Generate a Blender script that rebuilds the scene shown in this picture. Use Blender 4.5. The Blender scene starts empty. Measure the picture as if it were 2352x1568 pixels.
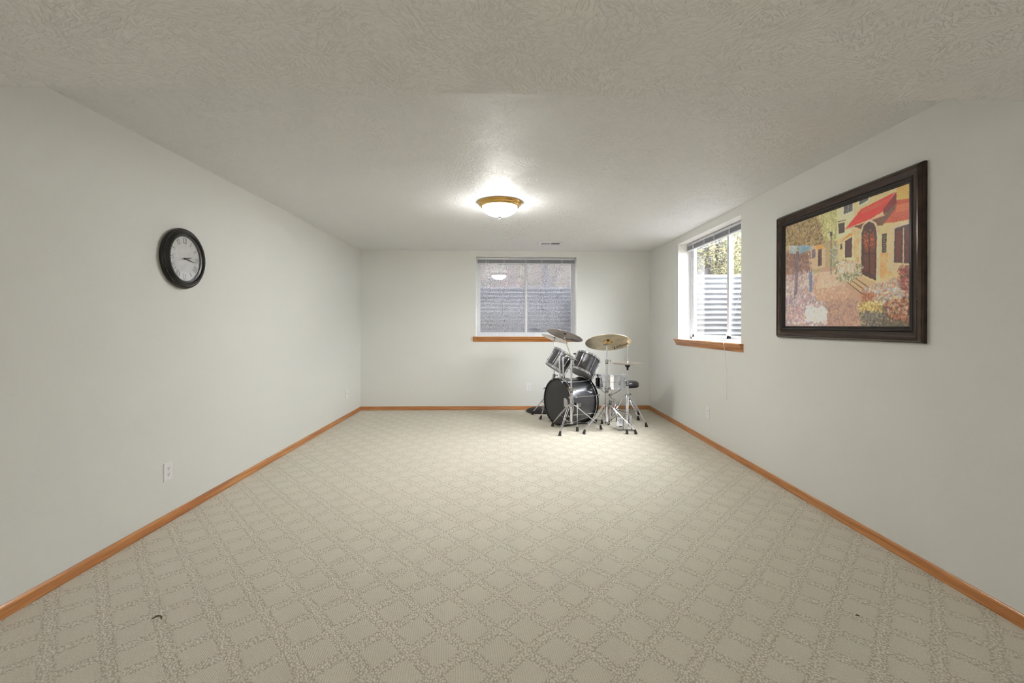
import bpy, math, random
import numpy as np
from mathutils import Vector, Matrix
random.seed(7); rng = np.random.default_rng(7)
S = bpy.context.scene
COL = S.collection
# ------------------------------------------------------------------ camera
F = 1045.0
YAW, PITCH, ROLL, CY, CH = math.radians(.7103), math.radians(-.0357), math.radians(.1004), 748.17, 1.2924
_f = Vector((math.sin(YAW)*math.cos(PITCH), math.cos(YAW)*math.cos(PITCH), math.sin(PITCH)))
_r0 = Vector((math.cos(YAW), -math.sin(YAW), 0)); _u0 = _r0.cross(_f)
_r = _r0*math.cos(ROLL) + _u0*math.sin(ROLL); _u = _u0*math.cos(ROLL) - _r0*math.sin(ROLL)
cd = bpy.data.cameras.new('camera'); cam = bpy.data.objects.new('camera', cd); COL.objects.link(cam)
M = Matrix((( _r.x, _u.x, -_f.x, 0), (_r.y, _u.y, -_f.y, 0), (_r.z, _u.z, -_f.z, CH), (0, 0, 0, 1)))
cam.matrix_world = M
cd.sensor_width = 36; cd.lens = F*36/2352; cd.shift_y = -(784-CY)/2352; cd.clip_start = .02
S.camera = cam
# ------------------------------------------------------------------ view and world
S.view_settings.view_transform = 'Standard'; S.view_settings.look = 'None'; S.view_settings.gamma = 1
S.view_settings.use_curve_mapping = False
S.view_settings.exposure = 1.64
try:
    S.cycles.use_denoising = True; S.cycles.use_adaptive_sampling = True; S.cycles.adaptive_threshold = .02
    S.cycles.max_bounces = 8; S.cycles.diffuse_bounces = 5; S.cycles.transparent_max_bounces = 12
    S.cycles.sample_clamp_indirect = 6
except Exception: pass
SKY = 8.0          # overcast sky
LAMP = 76.0        # radiance of the ceiling dome
REAR = 40  # added fill light, unseen behind the camera and soffit, W
w = bpy.data.worlds.new('overcast_sky'); S.world = w; w.use_nodes = True
bg = w.node_tree.nodes['Background']; bg.inputs[0].default_value = (.88, .95, 1, 1); bg.inputs[1].default_value = SKY
def area(name, loc, direction, sx, sy, power, color=(1, 1, 1)):
    l = bpy.data.lights.new(name, 'AREA'); l.shape = 'RECTANGLE'; l.size = sx; l.size_y = sy; l.energy = power; l.color = color
    o = bpy.data.objects.new(name, l); COL.objects.link(o); o.location = loc
    o.rotation_euler = Vector(direction).to_track_quat('-Z', 'Y').to_euler(); return o
area('rear_fill_light', (0, -3.6, 2.42), (0, 0, -1), 3.4, 1.8, REAR, (1, .985, .95))  # added fill for the near walls and floor, not a known fixture
sl = bpy.data.lights.new('hazy_sun', 'SUN'); sl.energy = 7.6; sl.angle = math.radians(75); sl.color = (1, .98, .95)
so_ = bpy.data.objects.new('hazy_sun', sl); COL.objects.link(so_); so_.rotation_euler = Vector((-.62, .50, -.74)).to_track_quat('-Z', 'Y').to_euler()
# ------------------------------------------------------------------ helpers
def at(px, py, Y):
    """point seen at a pixel, at depth Y metres into the room"""
    d = _f + _r*((px-1176)/F) - _u*((py-CY)/F)
    t = Y/d.y
    return Vector((0, 0, CH)) + d*t
def floor_at(px, py):
    d = _f + _r*((px-1176)/F) - _u*((py-CY)/F)
    return Vector((0, 0, CH)) + d*(-CH/d.z)
def V(*a): return Vector(a)
ORG = {}
def basis(n, ref=None):
    n = Vector(n).normalized()
    ref = Vector(ref) if ref is not None else (V(0, 0, 1) if abs(n.z) < .9 else V(1, 0, 0))
    x = ref.cross(n)
    if x.length < 1e-5: x = V(0, 1, 0).cross(n)
    x.normalize(); return x, n.cross(x), n
class MB:
    def __init__(s): s.v = []; s.f = []
    def add(s, vs, fs):
        b = len(s.v); s.v += [Vector(q) for q in vs]; s.f += [tuple(b+i for i in f) for f in fs]; return s
    def box(s, lo, hi):
        (a, b, c), (d, e, g) = lo, hi
        return s.add([(a,b,c),(d,b,c),(d,e,c),(a,e,c),(a,b,g),(d,b,g),(d,e,g),(a,e,g)],
                     [(3,2,1,0),(4,5,6,7),(0,1,5,4),(1,2,6,5),(2,3,7,6),(3,0,4,7)])
    def obox(s, c, x, y, z, hx, hy, hz):
        c = Vector(c); vs = [c + x*(i*hx) + y*(j*hy) + z*(k*hz) for k in (-1, 1) for i, j in ((-1,-1),(1,-1),(1,1),(-1,1))]
        return s.add(vs, [(3,2,1,0),(4,5,6,7),(0,1,5,4),(1,2,6,5),(2,3,7,6),(3,0,4,7)])
    def bar(s, p, q, w_, t, up=(0, 0, 1)):
        p, q = Vector(p), Vector(q); z = (q-p).normalized(); x = Vector(up).cross(z)
        if x.length < 1e-4: x = V(1, 0, 0)
        x.normalize(); y = z.cross(x)
        return s.obox((p+q)/2, x, y, z, w_/2, t/2, (q-p).length/2)
    def cyl(s, p, q, r0, r1=None, n=16, caps=True):
        r1 = r0 if r1 is None else r1; p, q = Vector(p), Vector(q); x, y, z = basis(q-p)
        vs = []
        for c, r in ((p, r0), (q, r1)):
            for i in range(n):
                a = 2*math.pi*i/n; vs.append(c + x*(r*math.cos(a)) + y*(r*math.sin(a)))
        fs = [(i, (i+1) % n, n+(i+1) % n, n+i) for i in range(n)]
        if caps: fs += [tuple(range(n-1, -1, -1)), tuple(range(n, 2*n))]
        return s.add(vs, fs)
    def tube(s, pts, r, n=10):
        pts = [Vector(p) for p in pts]; rs = r if isinstance(r, (list, tuple)) else [r]*len(pts)
        x = None; vs = []
        for i, p in enumerate(pts):
            t = (pts[min(i+1, len(pts)-1)] - pts[max(i-1, 0)]).normalized()
            if x is None: x, _, _ = basis(t)
            x = (x - t*x.dot(t)).normalized(); y = t.cross(x)
            for k in range(n):
                a = 2*math.pi*k/n; vs.append(p + x*(rs[i]*math.cos(a)) + y*(rs[i]*math.sin(a)))
        m = len(pts)
        fs = [(i*n+k, i*n+(k+1) % n, (i+1)*n+(k+1) % n, (i+1)*n+k) for i in range(m-1) for k in range(n)]
        fs += [tuple(range(n-1, -1, -1)), tuple(range((m-1)*n, m*n))]
        return s.add(vs, fs)
    def lathe(s, prof, c, n_, seg=64, closed=False, ref=None):
        """prof: (radius, height along axis)"""
        x, y, z = basis(n_, ref); c = Vector(c); vs = []; fs = []; m = len(prof)
        for (r, h) in prof:
            r = max(r, 1e-5)
            for k in range(seg):
                a = 2*math.pi*k/seg; vs.append(c + z*h + x*(r*math.cos(a)) + y*(r*math.sin(a)))
        for i in range(m if closed else m-1):
            j = (i+1) % m
            for k in range(seg): fs.append((i*seg+k, i*seg+(k+1) % seg, j*seg+(k+1) % seg, j*seg+k))
        return s.add(vs, fs)
    def ball(s, c, r, seg=12, rings=8):
        return s.lathe([(r*math.sin(math.pi*i/rings), -r*math.cos(math.pi*i/rings)) for i in range(rings+1)], c, (0, 0, 1), seg)
    def extrude(s, prof, fn, ts):
        """prof 2D closed outline placed by fn(t, (a,b)) at every t"""
        m = len(prof); vs = [fn(t, p) for t in ts for p in prof]; k = len(ts)
        fs = [(i*m+j, i*m+(j+1) % m, (i+1)*m+(j+1) % m, (i+1)*m+j) for i in range(k-1) for j in range(m)]
        fs += [tuple(range(m-1, -1, -1)), tuple(range((k-1)*m, k*m))]
        return s.add(vs, fs)
    def build(s, name, mat, parent=None, origin=None, smooth=35, bevel=0, fix=True):
        org = ORG[parent.name] if parent else (Vector(origin) if origin is not None else V(0, 0, 0))
        me = bpy.data.meshes.new(name); me.from_pydata([tuple(v-org) for v in s.v], [], s.f)
        if fix:
            import bmesh
            b = bmesh.new(); b.from_mesh(me); bmesh.ops.remove_doubles(b, verts=b.verts, dist=1e-6)
            bmesh.ops.recalc_face_normals(b, faces=b.faces); b.to_mesh(me); b.free()
        me.materials.append(mat)
        if smooth:
            me.polygons.foreach_set('use_smooth', [True]*len(me.polygons)); me.set_sharp_from_angle(angle=math.radians(smooth))
        o = bpy.data.objects.new(name, me); COL.objects.link(o); ORG[o.name] = org
        if parent: o.parent = parent
        else: o.location = org
        if bevel:
            m = o.modifiers.new('bevel', 'BEVEL'); m.width = bevel; m.segments = 2; m.limit_method = 'ANGLE'
        return o
def thing(name, label, cat, loc, group=None):
    o = bpy.data.objects.new(name, None); COL.objects.link(o); o.location = loc; o.empty_display_size = .05
    ORG[o.name] = Vector(loc); tag(o, label, cat, group); return o
def tag(o, label, cat, group=None):
    o['label'] = label; o['category'] = cat
    if group: o['group'] = group
    return o
def struct(o): o['kind'] = 'structure'; return o
# ------------------------------------------------------------------ materials
def lin(c): return tuple(((x/255)/12.92 if x/255 <= .04045 else ((x/255+.055)/1.055)**2.4) for x in c)
class NT:
    def __init__(s, name):
        s.m = bpy.data.materials.new(name); s.m.use_nodes = True; s.t = s.m.node_tree
        s.b = s.t.nodes['Principled BSDF']; s.out = s.t.nodes['Material Output']
    def n(s, typ, **kw):
        nd = s.t.nodes.new(typ)
        for k, v in kw.items():
            if k in nd.inputs.keys() or isinstance(k, int): s.set(nd, k, v)
            else: setattr(nd, k, v)
        return nd
    def set(s, nd, k, v):
        if isinstance(v, bpy.types.NodeSocket): s.t.links.new(v, nd.inputs[k])
        else: nd.inputs[k].default_value = v
    def link(s, a, b): s.t.links.new(a, b)
    def math(s, op, a, b=None, c=None):
        nd = s.t.nodes.new('ShaderNodeMath'); nd.operation = op
        for i, v in enumerate((a, b, c)):
            if v is not None: s.set(nd, i, v)
        return nd.outputs[0]
    def mix(s, f, a, b):
        nd = s.t.nodes.new('ShaderNodeMix'); nd.data_type = 'RGBA'
        s.set(nd, 0, f); s.set(nd, 6, a if isinstance(a, bpy.types.NodeSocket) else (*a[:3], 1)); s.set(nd, 7, b if isinstance(b, bpy.types.NodeSocket) else (*b[:3], 1))
        return nd.outputs[2]
    def fmix(s, f, a, b):
        nd = s.t.nodes.new('ShaderNodeMix'); nd.data_type = 'FLOAT'
        s.set(nd, 0, f); s.set(nd, 2, a); s.set(nd, 3, b); return nd.outputs[0]
    def ramp(s, x, lo, hi, a=0., b=1.):
        nd = s.t.nodes.new('ShaderNodeMapRange'); s.set(nd, 0, x); s.set(nd, 1, lo); s.set(nd, 2, hi); s.set(nd, 3, a); s.set(nd, 4, b); return nd.outputs[0]
    def noise(s, vec, scale, detail=2, rough=.5, dist=0):
        nd = s.t.nodes.new('ShaderNodeTexNoise'); s.set(nd, 'Vector', vec); nd.inputs['Scale'].default_value = scale
        nd.inputs['Detail'].default_value = detail; nd.inputs['Roughness'].default_value = rough; nd.inputs['Distortion'].default_value = dist
        return nd
    def pos(s): return s.t.nodes.new('ShaderNodeNewGeometry').outputs['Position']
    def scale(s, v, sc):
        nd = s.t.nodes.new('ShaderNodeVectorMath'); nd.operation = 'MULTIPLY'; s.set(nd, 0, v); nd.inputs[1].default_value = sc; return nd.outputs[0]
    def bump(s, h, strength, dist):
        nd = s.t.nodes.new('ShaderNodeBump'); s.set(nd, 'Height', h); nd.inputs['Strength'].default_value = strength
        nd.inputs['Distance'].default_value = dist; s.link(nd.outputs[0], s.b.inputs['Normal']); return nd
    def pbr(s, col, rough=.5, metal=0., **kw):
        s.set(s.b, 'Base Color', col if isinstance(col, bpy.types.NodeSocket) else (*col[:3], 1))
        s.set(s.b, 'Roughness', rough); s.set(s.b, 'Metallic', metal)
        for k, v in kw.items(): s.set(s.b, k, v)
        return s.m
def simple(name, rgb, rough=.5, metal=0., var=.06, sc=30, **kw):
    t = NT(name); nz = t.noise(t.pos(), sc, 3); c = lin(rgb)
    col = t.mix(t.ramp(nz.outputs[0], .3, .7), tuple(x*(1-var) for x in c), tuple(min(1, x*(1+var)) for x in c))
    return t.pbr(col, rough, metal, **{k.replace('_', ' '): v for k, v in kw.items()})
def wall_mat():
    t = NT('wall_paint'); p = t.pos(); nz = t.noise(p, 190, 3, .65); big = t.noise(p, 1.3, 2)
    c = lin((220, 220, 216))
    col = t.mix(big.outputs[0], tuple(x*.985 for x in c), c)
    t.bump(nz.outputs[0], .5, .0024); return t.pbr(col, .62)
def ceiling_mat(name, rgb, sc=1.0, rough=.42):
    """brush-stamped drywall: short raised strokes fanning in random directions"""
    t = NT(name); p = t.pos()
    warp = t.noise(p, 5*sc, 2); wv = t.n('ShaderNodeVectorMath', operation='MULTIPLY_ADD')
    t.set(wv, 0, warp.outputs[1]); wv.inputs[1].default_value = (.10, .10, 0); t.set(wv, 2, p)
    hs = []
    for k, off in enumerate(((0, 0, 0), (3.17, 1.31, 0))):
        mp = t.n('ShaderNodeVectorMath', operation='ADD'); t.set(mp, 0, wv.outputs[0]); mp.inputs[1].default_value = off
        vo = t.n('ShaderNodeTexVoronoi', voronoi_dimensions='2D'); t.set(vo, 'Vector', mp.outputs[0]); vo.inputs['Scale'].default_value = 9*sc
        sep = t.n('ShaderNodeSeparateColor'); t.link(vo.outputs['Color'], sep.inputs[0])
        ang = t.math('MULTIPLY', sep.outputs[0], 6.283)
        rot = t.n('ShaderNodeVectorRotate', rotation_type='Z_AXIS'); t.set(rot, 'Vector', mp.outputs[0]); t.set(rot, 'Angle', ang)
        st = t.scale(rot.outputs[0], (32*sc, 135*sc, 1)); nz = t.noise(st, 1.0, 2, .5)
        hs.append(t.ramp(nz.outputs[0], .54, .70))
    h = t.math('MAXIMUM', hs[0], hs[1])
    fine = t.noise(p, 240, 3, .6)
    h = t.math('ADD', h, t.math('MULTIPLY', fine.outputs[0], .3))
    t.bump(h, .8, .0042)
    c = lin(rgb); big = t.noise(p, 2.2, 2)
    return t.pbr(t.mix(big.outputs[0], tuple(x*.98 for x in c), c), rough)
def carpet_mat():
    t = NT('carpet_loop_pile'); p = t.pos()
    jit = t.noise(p, 16, 2); jx = t.n('ShaderNodeVectorMath', operation='MULTIPLY_ADD'); t.set(jx, 0, jit.outputs[1])
    jx.inputs[1].default_value = (.016, .016, 0); t.set(jx, 2, p)
    sx = t.n('ShaderNodeSeparateXYZ'); t.link(jx.outputs[0], sx.inputs[0])
    a = t.math('DIVIDE', t.math('SUBTRACT', sx.outputs[0], .095), .236); b = t.math('DIVIDE', t.math('SUBTRACT', sx.outputs[1], 2.194), .254)
    def cell(q): return t.math('ABSOLUTE', t.math('SUBTRACT', t.math('FRACT', t.math('ADD', q, 100.5)), .5))
    d = t.math('MAXIMUM', cell(t.math('ADD', a, b)), cell(t.math('SUBTRACT', a, b)))
    edge = t.noise(p, 120, 2); d = t.math('ADD', d, t.math('MULTIPLY', t.math('SUBTRACT', edge.outputs[0], .5), .06))
    inside = t.ramp(d, .30, .37, 1, 0)
    groove = t.ramp(t.math('ABSOLUTE', t.math('SUBTRACT', d, .375)), 0, .03, 1, 0)
    cord = t.ramp(t.math('ABSOLUTE', t.math('SUBTRACT', d, .475)), 0, .035, 1, 0)
    vo = t.n('ShaderNodeTexVoronoi', voronoi_dimensions='2D'); t.set(vo, 'Vector', t.scale(p, (1, .72, 1))); vo.inputs['Scale'].default_value = 115
    loops = t.ramp(vo.outputs['Distance'], .05, .62, 1, 0)
    holes = t.noise(t.scale(p, (1, .8, 1)), 105, 2, .6)
    loops = t.math('MULTIPLY', loops, t.ramp(holes.outputs[0], .30, .50, .1, 1))
    rp = t.n('ShaderNodeSeparateXYZ'); t.link(p, rp.inputs[0])
    rib = t.math('SINE', t.math('MULTIPLY', t.math('ADD', rp.outputs[0], t.math('MULTIPLY', rp.outputs[1], .12)), 2*math.pi/.0092))
    fuzz = t.ramp(t.noise(t.scale(p, (1, .6, 1)), 230, 2).outputs[0], .3, .7, -.5, .5)
    rib = t.math('ADD', t.math('MULTIPLY', rib, .14), t.math('MULTIPLY_ADD', fuzz, .34, .74))
    bd_ = t.math('ADD', t.math('MULTIPLY', cord, .16), loops)
    h = t.fmix(inside, t.math('SUBTRACT', bd_, t.math('MULTIPLY', groove, .25)), rib)
    t.bump(h, .8, .005)
    big = t.noise(p, 1.1, 3)
    light, dark = lin((228, 222, 208)), lin((160, 152, 132))
    tone = t.fmix(inside, t.math('MULTIPLY_ADD', bd_, .95, .22), t.math('MULTIPLY_ADD', rib, .8, .02))  # yarn tone plus the shade between loops, painted in by pile height
    tone = t.math('SUBTRACT', tone, t.math('MULTIPLY', groove, .12))  # groove shade around each diamond, darkened in the colour
    col = t.mix(tone, dark, light)
    col = t.mix(t.ramp(big.outputs[0], .35, .65, 0, .10), col, lin((200, 192, 174)))
    m = t.pbr(col, .95); t.b.inputs['Sheen Weight'].default_value = .15; return m
def wood_mat(name, axis, dark=(152, 90, 42), light=(206, 146, 84), rough=.32):
    t = NT(name); p = t.pos(); k = [60, 60, 60]; k[axis] = 2.2
    nz = t.noise(t.scale(p, k), 1.0, 4, .6, .6); k2 = [220, 220, 220]; k2[axis] = 6
    fine = t.noise(t.scale(p, k2), 1.0, 3); k3 = [3, 3, 3]; k3[axis] = .5
    tone = t.noise(t.scale(p, k3), 1.0, 1)
    col = t.mix(t.ramp(nz.outputs[0], .32, .68), lin(dark), lin(light))
    col = t.mix(t.ramp(fine.outputs[0], .52, .72, 0, .35), col, lin((118, 66, 28)))
    col = t.mix(t.ramp(tone.outputs[0], .35, .65, 0, .3), col, lin((180, 108, 52)))
    t.bump(fine.outputs[0], .1, .0006); return t.pbr(col, rough, 0, **{'Coat Weight': .4, 'Coat Roughness': .2})
def glass_mat(name, ior=1.5, tint=(1, 1, 1), rough=.0):
    t = NT(name); tr = t.n('ShaderNodeBsdfTransparent'); tr.inputs[0].default_value = (*tint, 1)
    gl = t.n('ShaderNodeBsdfGlossy'); gl.inputs['Roughness'].default_value = rough
    ge = t.n('ShaderNodeNewGeometry'); dt = t.n('ShaderNodeVectorMath', operation='DOT_PRODUCT'); t.link(ge.outputs['Normal'], dt.inputs[0]); t.link(ge.outputs['Incoming'], dt.inputs[1])
    f0 = ((ior-1)/(ior+1))**2     # Schlick reflectance, the same from both sides of the thin pane
    fr = t.math('ADD', f0, t.math('MULTIPLY', 1-f0, t.math('POWER', t.math('SUBTRACT', 1.0, t.math('ABSOLUTE', dt.outputs['Value'])), 5.0)))
    mx = t.n('ShaderNodeMixShader'); t.link(fr, mx.inputs[0]); t.link(tr.outputs[0], mx.inputs[1]); t.link(gl.outputs[0], mx.inputs[2])
    t.link(mx.outputs[0], t.out.inputs[0]); t.t.nodes.remove(t.b); return t.m
def screen_mat():
    """fine wet insect mesh: part open, part grey, light comes through"""
    t = NT('insect_mesh'); p = t.pos()
    nz = t.noise(t.scale(p, (190, 190, 75)), 1.0, 2, .7); n2 = t.noise(t.scale(p, (26, 26, 4)), 1.0, 2)
    f = t.ramp(t.math('ADD', nz.outputs[0], t.math('MULTIPLY', t.math('SUBTRACT', n2.outputs[0], .5), .35)), .36, .62, .74, .99)
    tr = t.n('ShaderNodeBsdfTransparent'); df = t.n('ShaderNodeBsdfDiffuse'); tl = t.n('ShaderNodeBsdfTranslucent')
    c = t.mix(t.ramp(t.noise(t.scale(p, (210, 210, 80)), 1.0, 2).outputs[0], .38, .62), lin((58, 58, 62)), lin((148, 146, 154)))
    t.link(c, df.inputs[0]); t.link(c, tl.inputs[0])
    m1 = t.n('ShaderNodeMixShader'); m1.inputs[0].default_value = .3; t.link(df.outputs[0], m1.inputs[1]); t.link(tl.outputs[0], m1.inputs[2])
    m2 = t.n('ShaderNodeMixShader'); t.link(f, m2.inputs[0]); t.link(tr.outputs[0], m2.inputs[1]); t.link(m1.outputs[0], m2.inputs[2])
    t.link(m2.outputs[0], t.out.inputs[0]); t.t.nodes.remove(t.b); return t.m
def emit_mat(name, col, strength):
    t = NT(name); p = t.pos(); nz = t.noise(p, 14, 2, .5, 1.5)
    c = t.mix(t.ramp(nz.outputs[0], .35, .7), col, tuple(x*.8 for x in col))
    t.set(t.b, 'Base Color', (.9, .88, .82, 1)); t.set(t.b, 'Roughness', .3)
    t.set(t.b, 'Emission Color', c); ge = t.n('ShaderNodeNewGeometry'); sp = t.n('ShaderNodeSeparateXYZ'); t.link(ge.outputs['Normal'], sp.inputs[0])
    t.set(t.b, 'Emission Strength', t.ramp(t.math('ABSOLUTE', sp.outputs[2]), .5, 1.0, strength*.24, strength)); return t.m      # bulbs sit behind the bottom of the bowl
WALL = wall_mat()
CEIL = ceiling_mat('brushed_ceiling', (241, 241, 241), 1.0, .56)
CARPET = carpet_mat()
WOODX, WOODY = wood_mat('oak_trim_x', 0), wood_mat('oak_trim_y', 1)
WHITE = simple('white_vinyl', (214, 215, 220), .35)
REVEAL = simple('white_drywall_return', (238, 236, 232), .6)
PLATE = simple('white_plastic', (228, 226, 228), .3, var=.02)
DARK = simple('dark_slot', (34, 33, 32), .6)
BLIND = simple('blind_vinyl', (206, 208, 214), .35)
BLINDD = simple('blind_slats', (150, 152, 160), .4)
STEEL = simple('galvanised_steel', (112, 113, 117), .5, .0, .12, 60)
CHROME = simple('chrome', (232, 234, 242), .12, 1., .04, 25)
CHROMED = simple('worn_chrome', (176, 176, 178), .26, 1., .1, 50)
BRASS = simple('brass', (232, 192, 120), .2, 1., .05)
RUBBER = simple('black_rubber', (40, 36, 30), .75)
BLACK = simple('black_lacquer', (24, 22, 24), .25)
VINYL = simple('black_vinyl', (40, 38, 42), .38)
HEADW = simple('clear_drum_head', (150, 152, 154), .3, 0, .03, 4)
HEADB = simple('black_drum_head', (50, 50, 53), .34, 0, .04, 5)
def shell_mat():
    t = NT('smoke_drum_wrap'); p = t.pos(); nz = t.noise(t.scale(p, (8, 8, 60)), 1.0, 3)
    col = t.mix(nz.outputs[0], lin((88, 89, 93)), lin((118, 119, 124)))
    return t.pbr(col, .3, .85, **{'Coat Weight': .6, 'Coat Roughness': .12})
SHELL = shell_mat()
def cymbal_mat(name, rgb, rough=.28):
    t = NT(name); tc = t.n('ShaderNodeTexCoord'); sx = t.n('ShaderNodeSeparateXYZ'); t.link(tc.outputs['Object'], sx.inputs[0])
    r = t.math('SQRT', t.math('ADD', t.math('POWER', sx.outputs[0], 2.0), t.math('ADD', t.math('POWER', sx.outputs[1], 2.0), t.math('POWER', sx.outputs[2], 2.0))))
    g = t.math('SINE', t.math('MULTIPLY', r, 1100)); nz = t.noise(t.pos(), 9, 3)
    c = lin(rgb); col = t.mix(t.ramp(nz.outputs[0], .35, .65), tuple(x*.78 for x in c), c)
    t.bump(g, .12, .0006); return t.pbr(col, rough, 1.)
CYM_A = cymbal_mat('cymbal_bronze_grey', (206, 196, 188), .38); CYM_B = cymbal_mat('cymbal_bronze_gold', (236, 220, 184), .34)
CYM_C = cymbal_mat('cymbal_bronze_pale', (222, 212, 202), .3)
GLASS = glass_mat('window_glass', 1.6); CLOCKGLASS = glass_mat('clock_glass', 2.0)
SCREEN = screen_mat()
INK = simple('black_ink', (30, 28, 30), .5)
# ------------------------------------------------------------------ room shell
XL, XR, YB, YF, H = -2.2175, 2.2210, 6.953, -5.0, 2.44   # back wall runs slightly askew
bu = Vector((4.4385, .0798, 0)).normalized(); bn = Vector((-bu.y, bu.x, 0))
def bw(x, d, z): return Vector((XL, YB, 0)) + bu*((x-XL)) + bn*d + V(0, 0, z)   # on the back wall
W1 = (-.470, 1.086, 1.123, 2.358)      # back window opening x0 x1 z0 z1
W2 = (4.275, 5.862, 1.123, 2.350)      # right window opening y0 y1 z0 z1
T = .24
fl = MB().box((XL-T, YF-T, -.1), (XR+T, 7.3, 0)); struct(fl.build('floor', CARPET, smooth=0))
MB_ = MB().box((XL-T, YF-T, H), (XR+T, 7.35, H+.2)); struct(MB_.build('ceiling', CEIL, smooth=0))
# dropped soffit across the room
sf = MB(); zs = 2.17
e = [(XL, 1.697), (XR, 1.760)]
sf.add([(XL, -2.4, zs), (XR, -2.4, zs), (XR, e[1][1], zs), (XL, e[0][1], zs), (XL, -2.4, H), (XR, -2.4, H), (XR, e[1][1], H), (XL, e[0][1], H)],
       [(3,2,1,0),(4,5,6,7),(0,1,5,4),(1,2,6,5),(2,3,7,6),(3,0,4,7)])
struct(sf.build('trim_1', CEIL, smooth=0, bevel=.004))
struct(MB().box((XL-T, YF-T, 0), (XL, 7.25, H)).build('wall_left', WALL, smooth=0))
struct(MB().box((XL, YF-T, 0), (XR, YF, H)).build('wall_rear', WALL, smooth=0))
wr = MB()
for (y0, y1, z0, z1) in ((YF-T, W2[0], 0, H), (W2[1], 7.3, 0, H), (W2[0], W2[1], 0, W2[2]), (W2[0], W2[1], W2[3], H)):
    wr.box((XR, y0, z0), (XR+T, y1, z1))
struct(wr.build('wall_right', WALL, smooth=0))
wb = MB()
def bbox(mb, x0, x1, d0, d1, z0, z1):
    vs = [bw(x, d, z) for z in (z0, z1) for x, d in ((x0, d0), (x1, d0), (x1, d1), (x0, d1))]
    return mb.add(vs, [(3,2,1,0),(4,5,6,7),(0,1,5,4),(1,2,6,5),(2,3,7,6),(3,0,4,7)])
XE = XL+4.4392
for (a, b, z0, z1) in ((XL, W1[0], 0, H), (W1[1], XE, 0, H), (W1[0], W1[1], 0, W1[2]), (W1[0], W1[1], W1[3], H)):
    bbox(wb, a, b, 0, T, z0, z1)
struct(wb.build('wall_back', WALL, smooth=0))
# baseboards: (out from wall, height)
BP = [(0, 0), (.0125, 0), (.0135, .004), (.0135, .010), (.0118, .0125), (.0118, .031), (.0098, .036), (.0105, .041), (.0090, .049), (.0055, .0555), (.0030, .058), (0, .058)]
struct(MB().extrude(BP, lambda t, p: V(XL+p[0], t, p[1]), (YF, 7.0)).build('baseboard_left', WOODY))
struct(MB().extrude(BP, lambda t, p: V(XR-p[0], t, p[1]), (YF, 5.553)).extrude(BP, lambda t, p: V(XR-p[0], t, p[1]), (5.556, 7.04)).build('baseboard_right', WOODY))
struct(MB().extrude(BP, lambda t, p: bw(t, -p[0], p[1]), (XL+.012, XE-.012)).build('baseboard_back', WOODX))
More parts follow.
